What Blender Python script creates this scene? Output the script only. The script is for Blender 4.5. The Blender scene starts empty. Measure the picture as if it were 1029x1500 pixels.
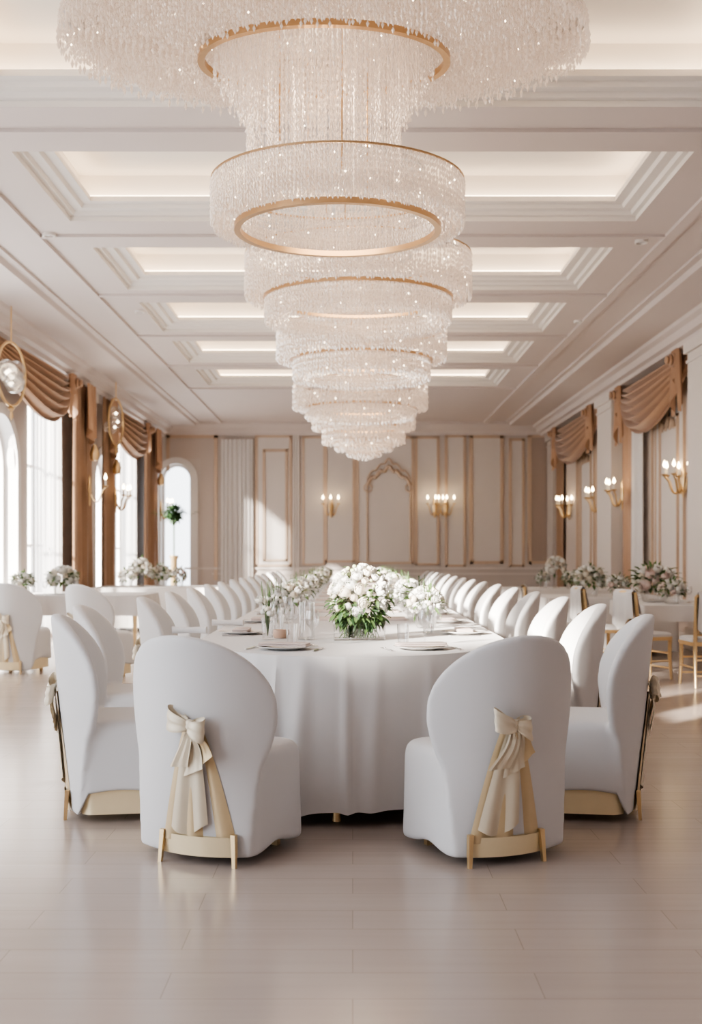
import bpy, bmesh, math, random
from math import sin, cos, pi, radians as R, sqrt
from mathutils import Vector, Matrix
random.seed(7)
sc = bpy.context.scene
COL = sc.collection
F, HZ, VX, EYE = 1650.0, 815.0, 517.0, 1.32
def X(px, D): return (px - VX) * D / F
def Z(py, D): return EYE + (HZ - py) * D / F
ORD = ['first', 'second', 'third', 'fourth', 'fifth', 'sixth', 'seventh', 'eighth', 'ninth', 'tenth', 'eleventh',
       'twelfth', 'thirteenth', 'fourteenth', 'fifteenth', 'sixteenth', 'seventeenth', 'eighteenth']

# ------------------------------------------------------------------ materials
def nt(name):
    m = bpy.data.materials.new(name); m.use_nodes = True
    n = m.node_tree; n.nodes.clear()
    out = n.nodes.new('ShaderNodeOutputMaterial')
    return m, n, out
def pbr(name, col, rough=.5, metal=0, sheen=0, noise=0, scale=20, bump=0, bscale=200, spec=.5, trans=0, emit=0, ecol=None):
    m, n, out = nt(name)
    b = n.nodes.new('ShaderNodeBsdfPrincipled'); b.inputs['Base Color'].default_value = (*col, 1)
    b.inputs['Roughness'].default_value = rough; b.inputs['Metallic'].default_value = metal
    b.inputs['Specular IOR Level'].default_value = spec
    if sheen: b.inputs['Sheen Weight'].default_value = sheen
    if emit:
        b.inputs['Emission Color'].default_value = (*(ecol or col), 1); b.inputs['Emission Strength'].default_value = emit
    tc = n.nodes.new('ShaderNodeTexCoord')
    if noise:
        t = n.nodes.new('ShaderNodeTexNoise'); t.inputs['Scale'].default_value = scale; t.inputs['Detail'].default_value = 3
        n.links.new(tc.outputs['Object'], t.inputs['Vector'])
        r = n.nodes.new('ShaderNodeMapRange'); r.inputs['To Min'].default_value = 1 - noise; r.inputs['To Max'].default_value = 1 + noise * .4
        n.links.new(t.outputs['Fac'], r.inputs['Value'])
        mx = n.nodes.new('ShaderNodeVectorMath'); mx.operation = 'SCALE'; mx.inputs[0].default_value = col
        n.links.new(r.outputs['Result'], mx.inputs['Scale']); n.links.new(mx.outputs[0], b.inputs['Base Color'])
    if bump:
        t = n.nodes.new('ShaderNodeTexNoise'); t.inputs['Scale'].default_value = bscale
        n.links.new(tc.outputs['Object'], t.inputs['Vector'])
        bp = n.nodes.new('ShaderNodeBump'); bp.inputs['Strength'].default_value = bump; bp.inputs['Distance'].default_value = .002
        n.links.new(t.outputs['Fac'], bp.inputs['Height']); n.links.new(bp.outputs['Normal'], b.inputs['Normal'])
    last = b.outputs[0]
    if trans:
        tr = n.nodes.new('ShaderNodeBsdfTranslucent'); tr.inputs[0].default_value = (*col, 1)
        mi = n.nodes.new('ShaderNodeMixShader'); mi.inputs[0].default_value = trans
        n.links.new(last, mi.inputs[1]); n.links.new(tr.outputs[0], mi.inputs[2]); last = mi.outputs[0]
    n.links.new(last, out.inputs[0])
    return m
def sheer_mat():
    m = pbr('sheer_curtain', (.93, .92, .91), .8, trans=.6, noise=.02, scale=5); n = m.node_tree
    out = [k for k in n.nodes if k.type == 'OUTPUT_MATERIAL'][0]; src = out.inputs[0].links[0].from_socket
    t = n.nodes.new('ShaderNodeBsdfTransparent'); mi = n.nodes.new('ShaderNodeMixShader'); mi.inputs[0].default_value = .38
    n.links.new(src, mi.inputs[1]); n.links.new(t.outputs[0], mi.inputs[2]); n.links.new(mi.outputs[0], out.inputs[0]); return m
def emis(name, col, s):
    m, n, out = nt(name); e = n.nodes.new('ShaderNodeEmission')
    e.inputs[0].default_value = (*col, 1); e.inputs[1].default_value = s; n.links.new(e.outputs[0], out.inputs[0]); return m
def glass(name, tint=(1, 1, 1), refl=.12, rough=.02):
    m, n, out = nt(name)
    t = n.nodes.new('ShaderNodeBsdfTransparent'); t.inputs[0].default_value = (*tint, 1)
    g = n.nodes.new('ShaderNodeBsdfGlossy'); g.inputs['Roughness'].default_value = rough
    lw = n.nodes.new('ShaderNodeLayerWeight'); lw.inputs[0].default_value = .35
    mr = n.nodes.new('ShaderNodeMapRange'); mr.inputs['To Min'].default_value = refl * .35; mr.inputs['To Max'].default_value = min(.95, refl * 5)
    n.links.new(lw.outputs['Facing'], mr.inputs['Value'])
    mi = n.nodes.new('ShaderNodeMixShader'); n.links.new(mr.outputs[0], mi.inputs[0])
    n.links.new(t.outputs[0], mi.inputs[1]); n.links.new(g.outputs[0], mi.inputs[2]); n.links.new(mi.outputs[0], out.inputs[0])
    return m
def crystal(name):
    m, n, out = nt(name)
    t = n.nodes.new('ShaderNodeBsdfTransparent'); t.inputs[0].default_value = (1, .975, .95, 1)
    g = n.nodes.new('ShaderNodeBsdfGlossy'); g.inputs['Roughness'].default_value = .12; g.inputs[0].default_value = (1, .96, .92, 1)
    d = n.nodes.new('ShaderNodeBsdfTranslucent'); d.inputs[0].default_value = (.97, .88, .80, 1)
    d2 = n.nodes.new('ShaderNodeBsdfDiffuse'); d2.inputs[0].default_value = (.95, .87, .80, 1)
    a = n.nodes.new('ShaderNodeMixShader'); a.inputs[0].default_value = .5
    n.links.new(d.outputs[0], a.inputs[1]); n.links.new(d2.outputs[0], a.inputs[2])
    b = n.nodes.new('ShaderNodeMixShader'); b.inputs[0].default_value = .38
    n.links.new(a.outputs[0], b.inputs[1]); n.links.new(g.outputs[0], b.inputs[2])
    c = n.nodes.new('ShaderNodeMixShader'); c.inputs[0].default_value = .72
    n.links.new(t.outputs[0], c.inputs[1]); n.links.new(b.outputs[0], c.inputs[2])
    e = n.nodes.new('ShaderNodeEmission'); e.inputs[0].default_value = (1, .78, .62, 1); e.inputs[1].default_value = .10  # faint warm glow added to every crystal, imitating lamplight from inside
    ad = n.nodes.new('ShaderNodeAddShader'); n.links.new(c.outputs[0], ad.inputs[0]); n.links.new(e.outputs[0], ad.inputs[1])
    n.links.new(ad.outputs[0], out.inputs[0]); return m
def floor_mat():
    m, n, out = nt('floor_boards')
    b = n.nodes.new('ShaderNodeBsdfPrincipled')
    tc = n.nodes.new('ShaderNodeTexCoord'); br = n.nodes.new('ShaderNodeTexBrick')
    br.inputs['Scale'].default_value = 1; br.inputs['Brick Width'].default_value = 1.15; br.inputs['Row Height'].default_value = .21
    br.inputs['Mortar Size'].default_value = .0018; br.inputs['Mortar Smooth'].default_value = .3
    br.inputs['Color1'].default_value = (.46, .385, .34, 1); br.inputs['Color2'].default_value = (.435, .362, .318, 1)
    br.inputs['Mortar'].default_value = (.33, .27, .235, 1)
    n.links.new(tc.outputs['Object'], br.inputs['Vector'])
    mp = n.nodes.new('ShaderNodeMapping'); mp.inputs['Scale'].default_value = (.6, 9, 1); n.links.new(tc.outputs['Object'], mp.inputs[0])
    no = n.nodes.new('ShaderNodeTexNoise'); no.inputs['Scale'].default_value = 2.2; no.inputs['Detail'].default_value = 5
    n.links.new(mp.outputs[0], no.inputs['Vector'])
    mr = n.nodes.new('ShaderNodeMapRange'); mr.inputs['To Min'].default_value = .93; mr.inputs['To Max'].default_value = 1.07
    n.links.new(no.outputs['Fac'], mr.inputs['Value'])
    vm = n.nodes.new('ShaderNodeVectorMath'); vm.operation = 'SCALE'
    n.links.new(br.outputs['Color'], vm.inputs[0]); n.links.new(mr.outputs[0], vm.inputs['Scale'])
    n.links.new(vm.outputs[0], b.inputs['Base Color'])
    r2 = n.nodes.new('ShaderNodeMapRange'); r2.inputs['To Min'].default_value = .15; r2.inputs['To Max'].default_value = .24
    n.links.new(no.outputs['Fac'], r2.inputs['Value']); n.links.new(r2.outputs[0], b.inputs['Roughness'])
    b.inputs['Specular IOR Level'].default_value = .6
    n.links.new(b.outputs[0], out.inputs[0]); return m

M = dict(
    floor=floor_mat(),
    ceil=pbr('ceiling_paint', (.69, .62, .59), .7, noise=.03, scale=2),
    cove=pbr('cove_paint', (.84, .80, .76), .7, noise=.02, scale=2),
    wall=pbr('warm_wall_paint', (.62, .55, .505), .75, noise=.04, scale=1.5),
    wall_r=pbr('right_wall_paint', (.66, .575, .52), .75, noise=.04, scale=1.5),
    wall_pale=pbr('pale_wall_paint', (.74, .685, .645), .7, noise=.03, scale=1.5),
    panel=pbr('panel_paint', (.63, .572, .535), .7, noise=.04, scale=1.5),
    panel_dark=pbr('tan_panel_paint', (.47, .375, .31), .7, noise=.04, scale=1.5),
    trim_gold=pbr('gilt_moulding', (.66, .52, .40), .5, .2, noise=.08, scale=8),
    reveal=pbr('window_reveal_paint', (.82, .79, .77), .6, noise=.02, scale=3),
    cloth=pbr('white_tablecloth', (.71, .688, .672), .85, sheen=.2, bump=.15, bscale=350),
    cover=pbr('white_chair_cover', (.69, .68, .675), .8, sheen=.25, bump=.12, bscale=400),
    satin=pbr('gold_satin', (.70, .55, .33), .38, .35, sheen=.3, noise=.08, scale=9),
    cream=pbr('cream_satin', (.74, .645, .49), .36, .12, sheen=.3, noise=.06, scale=9),
    gold=pbr('brushed_gold', (.80, .60, .34), .28, .85, noise=.06, scale=30),
    ringgold=pbr('ring_gold', (.60, .40, .22), .3, .85, noise=.06, scale=30),
    goldpaint=pbr('gold_plinth', (.90, .76, .50), .4, .35, noise=.05, scale=14),
    brown=pbr('brown_curtain', (.34, .205, .125), .62, sheen=.3, noise=.12, scale=6),
    bronze=pbr('bronze_swag', (.52, .325, .205), .5, .1, sheen=.3, noise=.1, scale=6),
    sheer=sheer_mat(), white_curtain=pbr('white_pleated_curtain', (.86, .83, .81), .8, trans=.1, noise=.02, scale=5),
    crystal=crystal('crystal_beads'),
    lamp=emis('bulb_and_glint', (1, .82, .60), 8),  # pendant bulbs, and the glowing beads that imitate crystal sparkle
    led=emis('cove_light', (1, .78, .54), 11),
    bulb=emis('candle_bulb', (1, .74, .42), 22),
    china=pbr('white_china', (.83, .81, .79), .18, noise=.02),
    napkin=pbr('blush_napkin', (.70, .60, .56), .8, noise=.05, bump=.1, bscale=300),
    napkin_w=pbr('white_napkin', (.82, .80, .79), .8, noise=.03, bump=.1, bscale=300),
    silver=pbr('silver_cutlery', (.7, .68, .66), .22, .95, noise=.03),
    glass=glass('clear_glass', refl=.16),
    pane=glass('window_glass', refl=.05),
    petal=pbr('white_petals', (.88, .87, .83), .65, noise=.05, scale=40, trans=.25),
    petal_c=pbr('cream_petals', (.86, .80, .70), .65, noise=.05, scale=40, trans=.25),
    petal_p=pbr('blush_petals', (.84, .70, .65), .65, noise=.05, scale=40, trans=.25),
    petal_g=pbr('green_buds', (.62, .68, .42), .65, noise=.08, scale=40, trans=.2),
    leaf=pbr('green_leaves', (.115, .195, .065), .5, noise=.3, scale=25, trans=.15),
    leaf2=pbr('dark_leaves', (.07, .14, .06), .5, noise=.3, scale=25, trans=.1),
    candle=pbr('candle_wax', (.85, .80, .72), .5, noise=.02),
    dish=pbr('blush_glass', (.80, .56, .42), .25, noise=.05),
)

# ------------------------------------------------------------------ mesh helpers
class MB:
    def __init__(s): s.v = []; s.f = []
    def add(s, vs, fs):
        b = len(s.v); s.v += [tuple(p) for p in vs]; s.f += [tuple(b + i for i in f) for f in fs]; return s
    def box(s, x0, x1, y0, y1, z0, z1):
        if x0 > x1: x0, x1 = x1, x0
        if y0 > y1: y0, y1 = y1, y0
        return s.add([(x, y, z) for z in (z0, z1) for y in (y0, y1) for x in (x0, x1)],
                     [(0, 2, 3, 1), (4, 5, 7, 6), (0, 1, 5, 4), (2, 6, 7, 3), (0, 4, 6, 2), (1, 3, 7, 5)])
    def grid(s, fn, nu, nv, closeu=False, flip=False):
        vs = [fn(i / nu, j / nv) for j in range(nv + 1) for i in range(nu + (0 if closeu else 1))]
        w = nu if closeu else nu + 1; fs = []
        for j in range(nv):
            for i in range(nu):
                a = j * w + i; b = j * w + (i + 1) % w
                q = (a, b, b + w, a + w); fs.append(q[::-1] if flip else q)
        return s.add(vs, fs)
    def lathe(s, prof, n=24, c=(0, 0, 0), sx=1, sy=1):
        vs = [(c[0] + r * sx * cos(2 * pi * i / n), c[1] + r * sy * sin(2 * pi * i / n), c[2] + z) for r, z in prof for i in range(n)]
        fs = [(j * n + i, j * n + (i + 1) % n, (j + 1) * n + (i + 1) % n, (j + 1) * n + i) for j in range(len(prof) - 1) for i in range(n)]
        b = len(s.v); s.add(vs, fs)
        if prof[0][0] > 1e-4: s.f.append(tuple(b + i for i in range(n))[::-1])
        if prof[-1][0] > 1e-4: s.f.append(tuple(b + (len(prof) - 1) * n + i for i in range(n)))
        return s
    def tube(s, pts, r, n=8, closed=False):
        pts = [Vector(p) for p in pts]; N = len(pts); rr = r if hasattr(r, '__len__') else [r] * N
        vs = []; up = Vector((0, 0, 1)); prev = None
        for i, p in enumerate(pts):
            if closed: t = (pts[(i + 1) % N] - pts[i - 1]).normalized()
            else: t = (pts[min(i + 1, N - 1)] - pts[max(i - 1, 0)]).normalized()
            a = prev - t * prev.dot(t) if prev else (up.cross(t) if abs(t.z) < .9 else Vector((1, 0, 0)).cross(t))
            a.normalize(); prev = a; b = t.cross(a)
            vs += [p + (a * cos(2 * pi * k / n) + b * sin(2 * pi * k / n)) * rr[i] for k in range(n)]
        fs = []
        for i in range(N if closed else N - 1):
            for k in range(n):
                j = (i + 1) % N; fs.append((i * n + k, i * n + (k + 1) % n, j * n + (k + 1) % n, j * n + k))
        b = len(s.v); s.add(vs, fs)
        if not closed:
            s.f.append(tuple(b + k for k in range(n))[::-1]); s.f.append(tuple(b + (N - 1) * n + k for k in range(n)))
        return s
    def ellring(s, cx, cy, cz, rx, ry, w, h, n=96):
        vs = []
        for i in range(n):
            a = 2 * pi * i / n
            for dr, dz in ((-w, -h), (w, -h), (w, h), (-w, h)):
                vs.append((cx + (rx + dr) * cos(a), cy + (ry + dr) * sin(a), cz + dz))
        return s.add(vs, [(i * 4 + k, i * 4 + (k + 1) % 4, ((i + 1) % n) * 4 + (k + 1) % 4, ((i + 1) % n) * 4 + k) for i in range(n) for k in range(4)])
    def octa(s, x, y, z, r, h):
        b = len(s.v)
        s.v += [(x, y, z - h), (x - r, y, z), (x, y - r, z), (x + r, y, z), (x, y + r, z), (x, y, z + h)]
        for i in range(4):
            j = (i + 1) % 4
            s.f += [(b, b + 1 + j, b + 1 + i), (b + 5, b + 1 + i, b + 1 + j)]
    def xform(s, mat, start=0):
        s.v[start:] = [tuple(mat @ Vector(p)) for p in s.v[start:]]; return s
    def mesh(s, name, mat, smooth=True):
        me = bpy.data.meshes.new(name); me.from_pydata(s.v, [], s.f); me.materials.append(mat); me.update()
        bm = bmesh.new(); bm.from_mesh(me); bmesh.ops.recalc_face_normals(bm, faces=bm.faces); bm.to_mesh(me); bm.free()
        if smooth:
            me.polygons.foreach_set('use_smooth', [True] * len(me.polygons)); me.set_sharp_from_angle(angle=R(45))
        return me
    def build(s, name, mat, parent=None, smooth=True):
        return link(name, s.mesh(name, mat, smooth), parent)
def link(name, me, parent=None, loc=None):
    o = bpy.data.objects.new(name, me); COL.objects.link(o)
    if parent: o.parent = parent
    if loc: o.location = loc
    return o
def tag(o, label=None, cat=None, group=None, kind=None):
    if label: o['label'] = label
    if cat: o['category'] = cat
    if group: o['group'] = group
    if kind: o['kind'] = kind
    return o
def thing(name, label, cat, loc=(0, 0, 0), rz=0, group=None):
    o = bpy.data.objects.new(name, None); COL.objects.link(o); o.location = loc; o.rotation_euler = (0, 0, rz)
    o.empty_display_size = .1
    return tag(o, label, cat, group)
def dup(root, loc, rz, label, group=None, scale=None):
    r = root.copy(); COL.objects.link(r); r.location = loc; r.rotation_euler = (0, 0, rz); r['label'] = label
    if group: r['group'] = group
    if scale: r.scale = (scale,) * 3
    for ch in list(root.children):
        c = ch.copy(); COL.objects.link(c); c.parent = r
        for g in list(ch.children):
            d = g.copy(); COL.objects.link(d); d.parent = c
    return r
def struct(name, mb, mat, smooth=False, parent=None):
    o = mb.build(name, mat, parent, smooth)
    if not parent: o['kind'] = 'structure'
    return o
def light(kind, name, loc, energy, col=(1, 1, 1), size=.5, sizey=None, rot=None, parent=None):
    l = bpy.data.lights.new(name, kind); l.energy = energy; l.color = col
    if kind == 'AREA':
        l.size = size
        if sizey: l.shape = 'RECTANGLE'; l.size_y = sizey
    elif kind == 'POINT': l.shadow_soft_size = size
    o = bpy.data.objects.new(name, l); COL.objects.link(o); o.location = loc
    if rot: o.rotation_euler = rot
    return o

# ------------------------------------------------------------------ setting: floor, walls, ceiling
WX, YB, ZS = 5.1, 28.8, 4.72           # half width, back wall, soffit height
Y0 = -4.0
struct('floor', MB().box(-WX - .4, WX + .4, Y0 - 2, YB + .3, -.1, 0), M['floor'])

class Wall:
    """A wall in (s, z): strips of quads around openings, with reveals of depth d."""
    def __init__(self, P, s0, s1, z1, d):
        self.P, self.s0, self.s1, self.z1, self.d = P, s0, s1, z1, d
        self.m = MB(); self.rev = MB()
    def q(self, a, b, z0a, z0b, z1a, z1b):
        P = self.P; self.m.add([P(a, z0a, 0), P(b, z0b, 0), P(b, z1b, 0), P(a, z1a, 0)], [(0, 1, 2, 3)])
    def run(self, openings):
        s = self.s0
        for (a, b, zb, zt, arch) in sorted(openings):
            self.q(s, a, 0, 0, self.z1, self.z1)
            n = 20 if arch else 1
            def top(t):
                if not arch: return zt
                r = (b - a) / 2; x = (t - .5) * 2
                return zt - r + r * sqrt(max(0, 1 - x * x))
            for i in range(n):
                t0, t1 = i / n, (i + 1) / n; sa, sb = a + (b - a) * t0, a + (b - a) * t1
                self.q(sa, sb, top(t0), top(t1), self.z1, self.z1)
                P = self.P
                self.rev.add([P(sa, top(t0), 0), P(sb, top(t1), 0), P(sb, top(t1), self.d), P(sa, top(t0), self.d)], [(0, 1, 2, 3)])
            if zb > 0: self.q(a, b, 0, 0, zb, zb)
            P = self.P
            for e, te in ((a, 0), (b, 1)):
                self.rev.add([P(e, zb, 0), P(e, top(te), 0), P(e, top(te), self.d), P(e, zb, self.d)], [(0, 1, 2, 3)])
            self.rev.add([P(a, zb, 0), P(b, zb, 0), P(b, zb, self.d), P(a, zb, self.d)], [(0, 1, 2, 3)])
            s = b
        self.q(s, self.s1, 0, 0, self.z1, self.z1)
        return self
PL = lambda s, z, d: (-WX - d, s, z)
PB = lambda s, z, d: (s, YB + d, z)
PR = lambda s, z, d: (WX + d, s, z)
arches, rects = [], []
near_windows = [(-1.2, 1.3, .12, 4.3, False), (1.95, 4.5, .12, 4.3, False), (5.1, 7.6, .12, 4.3, False), (8.5, 10.9, .12, 4.3, False), (11.7, 14.0, .12, 4.3, False)]   # unseen bays beside the camera
for k in (0, 1):
    arches.append((15.5 + 6.6 * k, 17.0 + 6.6 * k, .12, 3.38, True))
    rects.append((17.65 + 6.6 * k, 19.25 + 6.6 * k, .12, 4.15, False))
wl = Wall(PL, Y0, YB, 5.3, .32).run(arches + rects + near_windows)
struct('wall_left', wl.m, M['wall'])
struct('trim_1', wl.rev, M['reveal'])
struct('sun_blocker', MB().box(-7.3, -7.1, -9, 11.3, 0, 4.45), M['reveal'])  # unseen slab added outside the left windows to block low sun
bw = (X(236, YB), X(281, YB), .12, Z(679, YB), True)
wb = Wall(PB, -WX, WX, 5.3, .3).run([bw])
struct('wall_back', wb.m, M['panel'])
struct('trim_2', wb.rev, M['reveal'])
struct('wall_right', MB().box(WX, WX + .2, Y0, YB, 0, 5.3), M['wall_r'])
struct('wall_front', MB().box(-WX, WX, Y0 - .2, Y0, 0, 5.3), M['panel_dark'])

def arch_pts(a, b, zb, zt, n=24):
    r = (b - a) / 2; c = (a + b) / 2
    return [(a, zb)] + [(c - r * cos(pi * i / n), zt - r + r * sin(pi * i / n)) for i in range(n + 1)] + [(b, zb)]
def window(n, P, a, b, zb, zt, arch, d, bars, mold=True):
    pts = arch_pts(a, b, zb, zt) if arch else [(a, zb), (a, zt), (b, zt), (b, zb)]
    fr = MB()
    inner = arch_pts(a + .07, b - .07, zb + .07, zt - .07) if arch else [(a + .07, zb + .07), (a + .07, zt - .07), (b - .07, zt - .07), (b - .07, zb + .07)]
    N = len(pts); vs = []
    for dd in (d - .04, d + .04):
        for p in pts: vs.append(P(p[0], p[1], dd))
        for p in inner: vs.append(P(p[0], p[1], dd))
    fs = []
    for i in range(N):
        j = (i + 1) % N
        fs += [(i, j, N + j, N + i), (2 * N + i, 3 * N + i, 3 * N + j, 2 * N + j), (N + i, N + j, 3 * N + j, 3 * N + i)]
    fr.add(vs, fs)
    o = struct('window_%d' % n, fr, M['reveal'])
    mid = (a + b) / 2
    mu = MB()
    for s in ([mid] if bars else []):
        p, q = P(s - .02, zb, d - .03), P(s + .02, zt - .05, d + .03); mu.box(p[0], q[0], p[1], q[1], p[2], q[2])
    for z in (bars or []):
        p, q = P(a + .03, z - .02, d - .03), P(b - .03, z + .02, d + .03); mu.box(p[0], q[0], p[1], q[1], p[2], q[2])
    if bars: struct('window_bars', mu, M['reveal'], parent=o)
    pn = MB(); pn.add([P(s, z, d) for s, z in pts], [tuple(range(N))])
    struct('window_pane', pn, M['pane'], parent=o)
    if mold:
        om = arch_pts(a - .16, b + .16, zb, zt + .16) if arch else [(a - .14, zb), (a - .14, zt + .14), (b + .14, zt + .14), (b + .14, zb)]
        ms = MB(); vs = [P(s, z, -.045) for s, z in pts] + [P(s, z, -.045) for s, z in om] + [P(s, z, 0) for s, z in om] + [P(s, z, 0) for s, z in pts]
        fs = []
        for i in range(N - 1):
            fs += [(i, i + 1, N + i + 1, N + i), (N + i, N + i + 1, 2 * N + i + 1, 2 * N + i), (3 * N + i, 3 * N + i + 1, i + 1, i)]
        ms.add(vs, fs); struct('window_surround', ms, M['reveal'], parent=o)
wn = 1
for k in (0, 1):
    a = arches[k]; window(wn, PL, *a, .2, None); wn += 1
    a = rects[k]; window(wn, PL, *a, .2, [1.5, 2.8], mold=False); wn += 1
window(wn, PB, *bw, .2, None)

# ceiling --------------------------------------------------------------
CO = [6.55, 9.46, 12.4, 15.1, 17.8, 20.5]; CL, CH = 1.97, 2.87
cm = MB()
def hq(x0, x1, y0, y1, z): cm.add([(x0, y0, z), (x1, y0, z), (x1, y1, z), (x0, y1, z)], [(0, 1, 2, 3)])
hq(-WX, -CH, Y0, YB, ZS); hq(CH, WX, Y0, YB, ZS)
yy = Y0
for a in CO:
    hq(-CH, CH, yy, a, ZS); yy = a + CL
hq(-CH, CH, yy, YB, ZS)
struct('ceiling', cm, M['ceil'])
prof = [(0, 0), (0, .05), (.05, .05), (.07, .085), (.16, .085), (.18, .12), (.27, .12), (.27, .17), (.13, .17), (.13, .42)]
tn = 3
ledm = []
for ci, a in enumerate(CO):
    m = MB(); rings = []
    for ins, dz in prof:
        x, y0, y1, z = CH - ins, a + ins, a + CL - ins, ZS + dz
        rings.append([(-x, y0, z), (x, y0, z), (x, y1, z), (-x, y1, z)])
    vs = [p for r in rings for p in r]
    fs = [(i * 4 + k, i * 4 + (k + 1) % 4, (i + 1) * 4 + (k + 1) % 4, (i + 1) * 4 + k) for i in range(len(rings) - 1) for k in range(4)]
    L = (len(rings) - 1) * 4; fs.append((L, L + 1, L + 2, L + 3))
    m.add(vs, fs); o = struct('trim_%d' % tn, m, M['cove']); tn += 1
    l = MB(); x0 = CH - .20; ya, yb = a + .20, a + CL - .20; z = ZS + .172
    for (p, q, r, s_) in ((-x0, x0, ya - .02, ya + .02), (-x0, x0, yb - .02, yb + .02), (-x0 - .02, -x0 + .02, ya, yb), (x0 - .02, x0 + .02, ya, yb)):
        l.box(p, q, r, s_, z, z + .02)
    struct('cove_light_strip', l, M['led'], parent=o)
# thin grooves across the beams and along the soffits, side bulkheads and cornices
m = MB()
for i, a in enumerate(CO[1:] + [23.2]):
    c = a - .47
    m.box(-3.35, 3.35, c - .035, c + .035, ZS - .028, ZS)
for s in (-1, 1):
    m.box(s * 3.30, s * 3.42, 2, YB, ZS - .035, ZS)
    m.box(s * 3.42, s * 3.47, 2, YB, ZS - .015, ZS)
struct('trim_%d' % tn, m, M['ceil']); tn += 1
for s in (-1, 1):
    pr = [(3.86, 0), (3.86, -.03), (3.95, -.03), (3.98, -.09), (4.02, -.09), (4.55, -.09), (4.58, -.13), (4.66, -.16), (4.70, -.25), (4.78, -.27), (4.80, -.33), (WX, -.33)]
    m = MB()
    m.grid(lambda u, v: (s * pr[round(v * (len(pr) - 1))][0], 1 + u * (YB - 1), ZS + pr[round(v * (len(pr) - 1))][1]), 1, len(pr) - 1)
    struct('trim_%d' % tn, m, M['ceil']); tn += 1
m = MB()
m.grid(lambda u, v: (-4.8 + u * 9.6, YB - [.34, .34, .30, .18, .14, .06, .04, 0][round(v * 7)], ZS + [0, -.05, -.06, -.16, -.18, -.24, -.30, -.30][round(v * 7)]), 1, 7)
struct('trim_%d' % tn, m, M['ceil']); tn += 1

# ------------------------------------------------------------------ wall panels and mouldings
def frame(P, a, b, z0, z1, w=.05, d=.035, mat='trim_gold', fill=None):
    """gilt picture-frame moulding on the wall, P gives the wall's axes; d stands out into the room"""
    global tn
    m = MB()
    def bx(s0, s1, za, zb, d0=0, d1=d):
        p, q = P(s0, za, -d0), P(s1, zb, -d1); m.box(p[0], q[0], p[1], q[1], p[2], q[2])
    bx(a, b, z1 - w, z1); bx(a, b, z0, z0 + w); bx(a, a + w, z0, z1); bx(b - w, b, z0, z1)
    g = w * .4
    bx(a - g, b + g, z1, z1 + g, 0, d * .5); bx(a - g, a, z0, z1, 0, d * .5); bx(b, b + g, z0, z1, 0, d * .5)
    struct('trim_%d' % tn, m, M[mat]); tn += 1
    if fill:
        m = MB(); p, q = P(a + w, z0 + w, -.002), P(b - w, z1 - w, -.014); m.box(p[0], q[0], p[1], q[1], p[2], q[2])
        struct('trim_%d' % tn, m, M[fill]); tn += 1
def pf(x0, x1, y0, y1, **k): frame(PB, X(x0, YB), X(x1, YB), Z(y1, YB), Z(y0, YB), **k)
pf(244, 319, 637, 850, w=.06, fill='wall') if False else None
pf(375, 427, 638, 830, w=.055, mat='trim_gold', fill='wall_pale'); pf(386, 421, 659, 822, w=.05, d=.05)
pf(444, 476, 640, 828, w=.04, fill='wall_pale'); pf(476, 520, 640, 824, w=.06, fill='wall_pale')
pf(523, 606, 640, 826, w=.05, fill='wall_pale')
pf(609, 643, 640, 828, w=.05, fill='wall_pale'); pf(653, 682, 638, 830, w=.05, fill='wall_pale')
pf(689, 737, 638, 826, w=.07, fill='wall_pale'); pf(747, 768, 643, 830, w=.05, fill='wall_pale')
pf(775, 820, 637, 826, w=.07, fill='panel_dark')
# tan panel round the back arch window: two strips and a top rail
m = MB()
for x0, x1, y0, y1 in ((244, 249, 637, 690), (314, 319, 637, 850), (244, 319, 637, 642)):
    m.box(X(x0, YB), X(x1, YB), YB - .04, YB, Z(y1, YB), Z(y0, YB))
struct('trim_%d' % tn, m, M['trim_gold']); tn += 1
m = MB().box(X(294, YB), X(313, YB), YB - .012, YB - .001, .3, Z(643, YB)); m.box(X(249, YB), X(294, YB), YB - .012, YB - .001, Z(672, YB), Z(643, YB))
struct('trim_%d' % tn, m, M['wall']); tn += 1
# crowned niche panel in the middle of the back wall
def crown(u):
    a = abs(u - .5) * 2
    return .42 * (1 - a) ** .8 + .07 * abs(sin(u * pi * 5)) + .02
nx0, nx1, nz0, nz1 = X(538, YB), X(601, YB), Z(822, YB), Z(712, YB)
m = MB()
m.add([(nx0, YB - .02, nz0), (nx1, YB - .02, nz0)] + [(nx1 + (nx0 - nx1) * i / 40, YB - .02, nz1 + crown(i / 40)) for i in range(41)], [tuple(range(43))])
struct('trim_%d' % tn, m, M['wall_pale']); tn += 1
m = MB()
pts = [(nx0 + (nx1 - nx0) * i / 48, YB - .05, nz1 + crown(i / 48)) for i in range(49)]
m.tube(pts, [.035 + .02 * sin(i * .9) ** 2 for i in range(49)], 8)
m.tube([(nx0 + (nx1 - nx0) * i / 48, YB - .05, nz1 + .14 + crown(i / 48) * 1.1) for i in range(49)], .022, 6)
for s in (0, 1):
    x = nx0 if s == 0 else nx1
    m.tube([(x, YB - .04, nz0), (x, YB - .04, nz1 + .05)], .022, 6)
    m.tube([(x + (1 - 2 * s) * (.02 + .1 * cos(t * .5)), YB - .05, nz1 - .05 + .1 * sin(t * .5)) for t in range(13)], .018, 6)
struct('trim_%d' % tn, m, M['trim_gold'], smooth=True); tn += 1
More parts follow.
